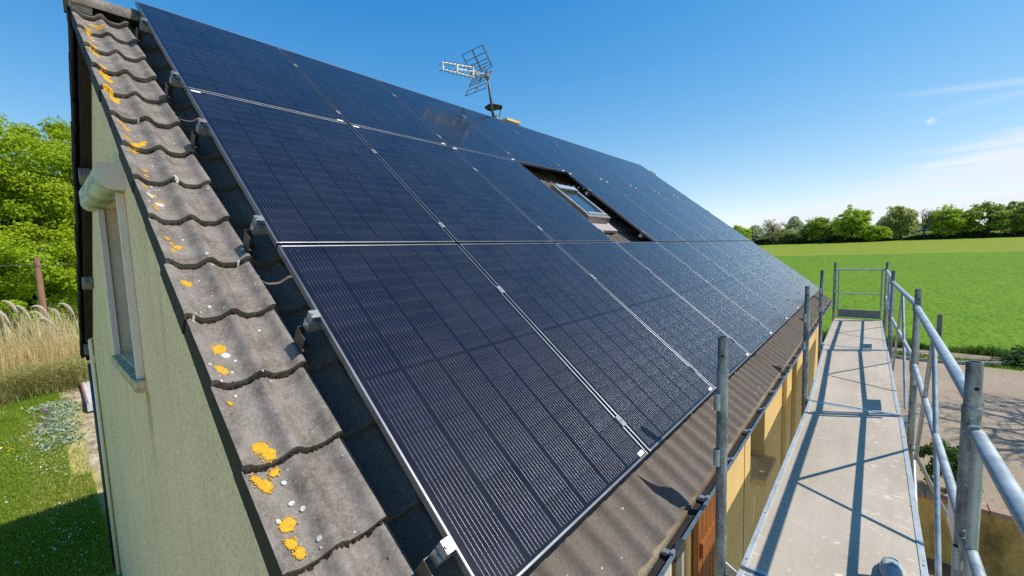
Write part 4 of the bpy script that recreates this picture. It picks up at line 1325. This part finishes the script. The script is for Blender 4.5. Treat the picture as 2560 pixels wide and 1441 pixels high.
def far_mass(name, y, x0, x1, h, mat, seed, n, leaf, dep=3., zb=None):
    rng = np.random.default_rng(seed)
    xs = rng.uniform(x0, x1, n)
    prof = h * (.62 + .28 * np.sin(xs * .21 + seed) * np.sin(xs * .077 + 1) + .16 * np.sin(xs * .63 + 2 * seed))
    q = rng.uniform(size=n) ** .6
    C = np.stack([xs, y + rng.uniform(-dep, dep, n) * (1 - .5 * q), q * prof], 1)
    C[:, 2] += np.array([gz(0, y)] * n) if zb is None else zb
    D = np.stack([np.zeros(n), -np.ones(n) * .6, np.ones(n) * .3], 1)
    return link(name, leaf_mesh(name, leaves(C, leaf, rng, outdir=D), mat))
o = far_mass('hedge', 166.5, -45, 48, 2.2, M['leaf_dark'], 3, 9000, .7, 1.6)
tag(o, 'dark clipped looking hedge along the far edge of the field', 'hedge')
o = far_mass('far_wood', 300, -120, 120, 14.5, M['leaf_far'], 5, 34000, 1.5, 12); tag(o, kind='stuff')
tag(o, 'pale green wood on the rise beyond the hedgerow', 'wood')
o = far_mass('far_scrub', 178, -55, 55, 3.6, M['leaf_olive'], 9, 5000, .8, 3.); tag(o, kind='stuff')
tag(o, 'olive scrub filling the gaps behind the hedgerow trees', 'scrub')

# ------------------------------------------------------------------ left: trees, pole, wire, pampas grass
LT = [('leafy_tree', 'tall lime green tree filling the left edge, behind the brown pole', -31.0, -1.9, 10.9, 10, 'leaf_lime', 71),
      ('leafy_tree', 'lime green tree half hidden by the gable end', -32.5, 2.0, 11.0, 9, 'leaf_lime', 72)]
for nm, lb, x, y, h, w, mt, sd in LT:
    tree(nm, lb, x, y, h, w, M[mt], sd, nclump=230, nleaf=76000, leaf=.118, clump=.85, trunk=.3, cbase=.10, low=-.95, group='lime green trees on the left')
tree('shrub', 'lime green bush below the trees, right behind the brown pole', -26.5, -1.2, 5.2, 5.5, M['leaf_lime'], 81, nclump=80, nleaf=26000, leaf=.105, clump=.6, trunk=.1, cbase=.02, low=-1, cat='shrub')
o = far_mass('undergrowth', -0.0, -42, -36, 7.5, M['leaf_dark'], 12, 10, .6, 3)
bpy.data.objects.remove(o, do_unlink=True)
rng = np.random.default_rng(4)
C = np.stack([rng.uniform(-42, -37, 7000), rng.uniform(-9, 9, 7000), gz(-38, 0) + rng.uniform(0, 8.5, 7000)], 1)
o = link('undergrowth', leaf_mesh('undergrowth', leaves(C, .55, rng), M['leaf_dark']))
tag(o, 'dark leafy undergrowth behind the lime green trees', 'undergrowth', kind='stuff')

px, py = -21.6, -.655
pole = thing('utility_pole', 'short brown round pole behind the pampas grass', 'pole', (px, py, gz(px, py)))
hz = .32 - gz(px, py)
mb = MB(); mb.tube((0, 0, 0), (0, 0, hz), .125, .085, n=14); smooth_by_angle(mb.build('shaft', M['wood_post'], pole))
mb = MB(); mb.tube((.09, -.04, hz - .24), (.13, -.04, hz - .24), .03, n=8); mb.build('insulator', M['wire'], pole)
mb = MB(); mb.path([(px + .13, py - 16 + 2 * i, .085 + .0015 * (i - 8) ** 2 - .06) for i in range(17)], .012, 6)
tag(mb.build('overhead_wire', M['wire'], smooth=True), 'thin dark overhead wire running past the brown pole', 'wire')

def blades(n, c, R, h, rng, w=.02, lean=.5, curve=.6, hj=.35, seg=4):
    V = []; F = []
    for i in range(n):
        a = rng.uniform(0, 6.28); q = R * math.sqrt(rng.uniform())
        b = np.array([c[0] + q * math.cos(a), c[1] + q * math.sin(a), c[2]])
        o = rng.uniform(0, 6.28)
        dirv = np.array([math.cos(a) * .6 + math.cos(o), math.sin(a) * .6 + math.sin(o), 0]); dirv /= np.linalg.norm(dirv) + 1e-6
        H = h * (1 - hj * rng.uniform()); L = lean * rng.uniform(.2, 1.) * H
        side = np.array([-dirv[1], dirv[0], 0]) * w * rng.uniform(.6, 1.2)
        side = side if rng.uniform() > .5 else np.array([side[1] * .5, side[0] * .5 + .6 * w, 0])
        o0 = len(V)
        for k in range(seg + 1):
            t = k / seg
            p = b + dirv * L * t ** 1.7 + np.array([0, 0, H * (t - curve * .5 * t ** 3)])
            ww = 1 - t ** 1.5 * .9
            V.append(p - side * ww); V.append(p + side * ww)
        for k in range(seg):
            F.append((o0 + 2 * k, o0 + 2 * k + 1, o0 + 2 * k + 3, o0 + 2 * k + 2))
    mb = MB(); mb.v = [tuple(p) for p in V]; mb.f = F; mb.mi = [0] * len(F)
    return mb
PG = [(-15.2, -1.95, 1.0, 'clump of pampas grass at the left picture edge'), (-15.6, -1.05, 1.05, 'clump of pampas grass in front of the brown pole'), (-15.9, -.2, 1.0, 'clump of pampas grass beside the gable end, partly hidden by it')]
for i, (x, y, sc, lb) in enumerate(PG):
    rng = np.random.default_rng(90 + i)
    z = gz(x, y)
    t = thing('pampas_grass', lb, 'pampas grass', (x, y, z), group='pampas grass on the lawn')
    blades(2300, (0, 0, 0), .78, 1.9 * sc, rng, .010, .9, 1.0, .8).build('leaves', M['reed'], t, fix=False)
    blades(620, (0, 0, .1), .70, 2.45 * sc, rng, .010, .42, .15, .5).build('stems', M['straw'], t, fix=False)
    for k in range(6):
        a = rng.uniform(0, 6.28); r = rng.uniform(.1, .55)
        H = rng.uniform(2.0, 2.75) * sc
        b0 = np.array([r * math.cos(a), r * math.sin(a) * .9, .2])
        P0 = b0 + np.array([rng.normal() * .08, -.12 - rng.uniform(0, .22), H - .6])
        lean = rng.uniform(.10, .26); up = rng.uniform(.46, .66)
        def PT(t): return P0 + np.array([.04 * t, -lean * t ** 1.3, up * t - .16 * t ** 3])
        mb = MB(); mb.path([tuple(PT(t)) for t in np.linspace(0, 1, 11)], [.003 + .022 * math.sin(min(1, t * .9 + .08) * math.pi) ** .8 for t in np.linspace(0, 1, 11)], 8)
        pl = mb.build('plume', M['plume'], t, smooth=True, fix=False)
        n = 900; tq = rng.uniform(size=n); cv = np.array([PT(q) for q in tq]); ax = np.array([PT(min(1, q + .05)) - PT(q - .05) for q in tq]); ax /= np.linalg.norm(ax, axis=1)[:, None]
        rd = rng.normal(size=(n, 3)); rd -= (rd * ax).sum(1)[:, None] * ax; rd /= np.linalg.norm(rd, axis=1)[:, None]
        wd = (.030 * np.sin(np.clip(tq * .9 + .08, 0, 1) * math.pi) + .004)[:, None]
        A = cv + rd * wd * .7; B = A + rd * wd * .55 + ax * .085 * rng.uniform(.5, 1.2, n)[:, None]; sd = np.cross(rd, ax) * .0028
        V = np.stack([A - sd, A + sd, B + sd * .3, B - sd * .3], 1).reshape(-1, 3)
        link('plume_hair', leaf_mesh('plume_hair', V, M['plume']), pl)
        cv = np.array([PT(q) for q in (0, .5, 1)]); tq = np.array([0, .5, .9])
        mb = MB(); mb.path([tuple(b0), tuple(b0 * .4 + P0 * .6 + np.array([0, .05, 0])), tuple(P0), tuple(cv[np.argmax(tq)])], [.010, .009, .007, .003], 5)
        mb.build('stalk', M['straw'], pl, fix=False)

# lawn: grass blades, daisies, dandelions, ground cover
rng = np.random.default_rng(21)
V = []; n = 62000
xs = -6.7 - 9.5 * rng.uniform(size=n) ** 1.0; ys = -.32 - rng.uniform(size=n) * 3.0 * np.clip((-xs - 4.5) / 8, .4, 1)
keep = ~((xs < -10.2) & (ys > -.62) & (xs > -17.4) & (rng.uniform(size=n) < .82))
xs, ys = xs[keep], ys[keep]; n = len(xs)
zs = np.array([gz(a, b) for a, b in zip(xs, ys)])
C = np.stack([xs, ys, zs + .02], 1)
d = rng.normal(size=(n, 3)) * .35; d[:, 2] = 1; d /= np.linalg.norm(d, axis=1)[:, None]
s = rng.normal(size=(n, 3)); s[:, 2] = 0; s /= np.linalg.norm(s, axis=1)[:, None]
hh = rng.uniform(.03, .085, n)[:, None]; w = .0065
V = np.stack([C - s * w, C + s * w, C + d * hh + s * w * .25, C + d * hh - s * w * .25], 1).reshape(-1, 3)
tag(link('lawn_grass', leaf_mesh('lawn_grass', V, M['blade'])), 'short green grass on the lawn beside the gable', 'grass', kind='stuff')
def flowers(name, n, mat, size, seed, lab, boxes, h=.07):
    rng = np.random.default_rng(seed); P = []
    for (x0, x1, y0, y1, m) in boxes:
        cc = np.stack([rng.uniform(x0, x1, max(1, m // 9)), rng.uniform(y0, y1, max(1, m // 9))], 1)
        for _ in range(m):
            q = cc[rng.integers(len(cc))] + rng.normal(size=2) * .12
            P.append((q[0], q[1], gz(q[0], q[1]) + h * rng.uniform(.7, 1.1)))
    V = leaves(np.array(P), size, rng, up=1.2, aspect=1.0)
    tag(link(name, leaf_mesh(name, V, mat)), lab, 'flowers', kind='stuff')
flowers('daisies', 0, M['daisy'], .034, 5, 'white daisies scattered over the lawn', [(-12.5, -8.6, -1.7, -.7, 120), (-9.5, -7, -1.3, -.5, 60), (-14.5, -11.5, -1.7, -1.0, 70), (-8.4, -6.8, -.9, -.4, 50)])
flowers('dandelions', 0, M['dandelion'], .055, 6, 'yellow dandelions scattered over the lawn', [(-12.6, -11.4, -1.6, -1.2, 14), (-9, -7.2, -1.1, -.5, 9), (-14, -11, -1.2, -.8, 5)])
rng = np.random.default_rng(31)
cc = np.stack([rng.uniform(-13.9, -11.6, 46), rng.uniform(-1.05, -.42, 46)], 1)[rng.integers(0, 46, 1700)] + rng.normal(size=(1700, 2)) * .09
C = np.concatenate([cc, np.zeros((1700, 1))], 1); C[:, 2] = [gz(a, b) + rng.uniform(.01, .09) for a, b, _ in C]
tag(link('ground_cover', leaf_mesh('ground_cover', leaves(C, .06, rng), M['silver'])), 'silvery green ground cover at the edge of the lawn', 'ground cover', kind='stuff')
C = np.stack([rng.uniform(-13.6, -12.4, 30), rng.normal(size=30) * .07 - .88, np.zeros(30)], 1); C[:, 2] = [gz(a, b) + rng.uniform(.08, .13) for a, b, _ in C]
tag(link('purple_flowers', leaf_mesh('purple_flowers', leaves(C, .05, rng, up=1.), M['purple'])), 'small purple flowers among the silvery ground cover', 'flowers', kind='stuff')
t = thing('terrace_slab', 'pale paving slab edge beside the gable end', 'slab', (-15.5, .36, gz(-15.5, .3)))
mb = MB(); z0 = gz(-17.9, 0) - gz(-15.5, .3); z1 = gz(-13.2, 0) - gz(-15.5, .3)
mb.add([(-2.6, -.50, z0), (2.6, -.53, z1), (2.6, 1.2, z1), (-2.6, 1.2, z0), (-2.6, -.50, z0 + .2), (2.6, -.53, z1 + .2), (2.6, 1.2, z1 + .2), (-2.6, 1.2, z0 + .2)],
       [(4, 5, 6, 7), (1, 2, 6, 5), (2, 3, 7, 6), (3, 0, 4, 7)]); mb.build('paving', M['slab'], t)
mb = MB(); mb.add([(-2.6, -.502, z0), (2.6, -.532, z1), (2.6, -.532, z1 + .202), (-2.6, -.502, z0 + .202), (-2.6, -.46, z0 + .202), (2.6, -.49, z1 + .202)], [(0, 1, 2, 3), (3, 2, 5, 4)]); mb.build('edge', M['slab_edge'], t)

# ------------------------------------------------------------------ right: verge grass, post, wall, shrubs
rng = np.random.default_rng(51)
V = []; n = 15000
xs = rng.uniform(-5, 9, n); ys = np.where(rng.uniform(size=n) < .62, 23.2 + np.abs(rng.normal(size=n)) * .35, rng.uniform(21.15, 22.3, n))
hh = np.where(ys > 23, rng.uniform(.18, .62, n), rng.uniform(.05, .2, n)) * (.6 + .5 * np.sin(xs * 1.7) * np.sin(xs * .9 + 1))
hh = np.maximum(hh, .05)[:, None]
C = np.stack([xs, ys, [gz(a, b) for a, b in zip(xs, ys)]], 1)
d = rng.normal(size=(n, 3)) * .4; d[:, 2] = 1; d /= np.linalg.norm(d, axis=1)[:, None]
s = rng.normal(size=(n, 3)); s[:, 2] = 0; s /= np.linalg.norm(s, axis=1)[:, None]; w = .018
V = np.stack([C - s * w, C + s * w, C + d * hh + s * w * .2, C + d * hh - s * w * .2], 1).reshape(-1, 3)
tag(link('verge_grass', leaf_mesh('verge_grass', V, M['blade_dk'])), 'rough grass tufts between the gravel and the field', 'grass', kind='stuff')
t = thing('fence_post', 'weathered grey post standing at the field edge behind the guardrail', 'post', (4.40, 23.6, gz(4.4, 23.6)))
mb = MB(); mb.box((-.075, -.075, -.1), (.075, .075, 1.45)); bevel(mb.build('shaft', M['conc_post'], t), .02)
mb = MB(); mb.add([(-.075, -.075, 1.4502), (.075, -.075, 1.4502), (.075, .075, 1.4502), (-.075, .075, 1.4502), (0, 0, 1.52)], [(0, 1, 4), (1, 2, 4), (2, 3, 4), (3, 0, 4)]); mb.build('tip', M['conc_post'], t)
t = thing('retaining_wall', 'stained yellow retaining wall with brick coping below the gravel yard', 'wall', (5.5, 9.42, -5.9))
MB().box((-3.6, -.10, -.2), (6.3, .10, 1.20)).build('wall', M['retain'], t)
mb = MB(); x = -3.62
while x < 6.3:
    L = .38
    mb.box((x + .006, -.15, 1.202), (x + L - .006, .15, 1.275 + .004 * ((int(x * 10)) % 3))); x += L
bevel(mb.build('coping', M['cap'], t), .006)
def bush(name, label, x, y, zb, w, h, mat, seed, n=2600, leaf=.055, cat='shrub'):
    rng = np.random.default_rng(seed)
    t = thing(name, label, cat, (x, y, zb))
    C, D = crown_points(rng, (0, 0, h * .5), w / 2, w / 2, h / 2, 40, n, w * .17, -1)
    link('foliage', leaf_mesh('foliage', leaves(C, leaf, rng, outdir=D), mat), t)
    mb = MB(); limbs(mb, (0, 0, -.05), (0, 0, h * .6), .03, rng, 5, w * .3, .02); mb.build('stem', M['bark'], t, fix=False)
bush('box_shrub', 'small rounded green shrub on the retaining wall behind the scaffold post', 3.34, 9.75, -4.66, .72, .98, M['leaf_box'], 61, 3600)
bush('low_shrub', 'dark low spreading shrub at the right edge of the gravel', 7.15, 22.4, gz(7, 22.4) - .1, 2.2, .6, M['leaf_box'], 62, 3000, .10)

# stones and litter on the gravel
rng = np.random.default_rng(77); mb = MB()
for i in range(900):
    x = rng.uniform(1.2, 9); y = rng.uniform(9.8, 20.6); r = rng.uniform(.008, .028)
    c = Vector((x, y, gz(x, y) + .022)); u = Vector((r * rng.uniform(.7, 1.4), 0, 0)); v = Vector((0, r * rng.uniform(.7, 1.4), 0)); w = Vector((0, 0, r * .7))
    mb.add([c + u, c - u, c + v, c - v, c + w], [(0, 2, 4), (2, 1, 4), (1, 3, 4), (3, 0, 4)])
tag(mb.build('loose_stones', M['sand'], fix=False), 'loose pale stones on the gravel yard', 'stones', kind='stuff')
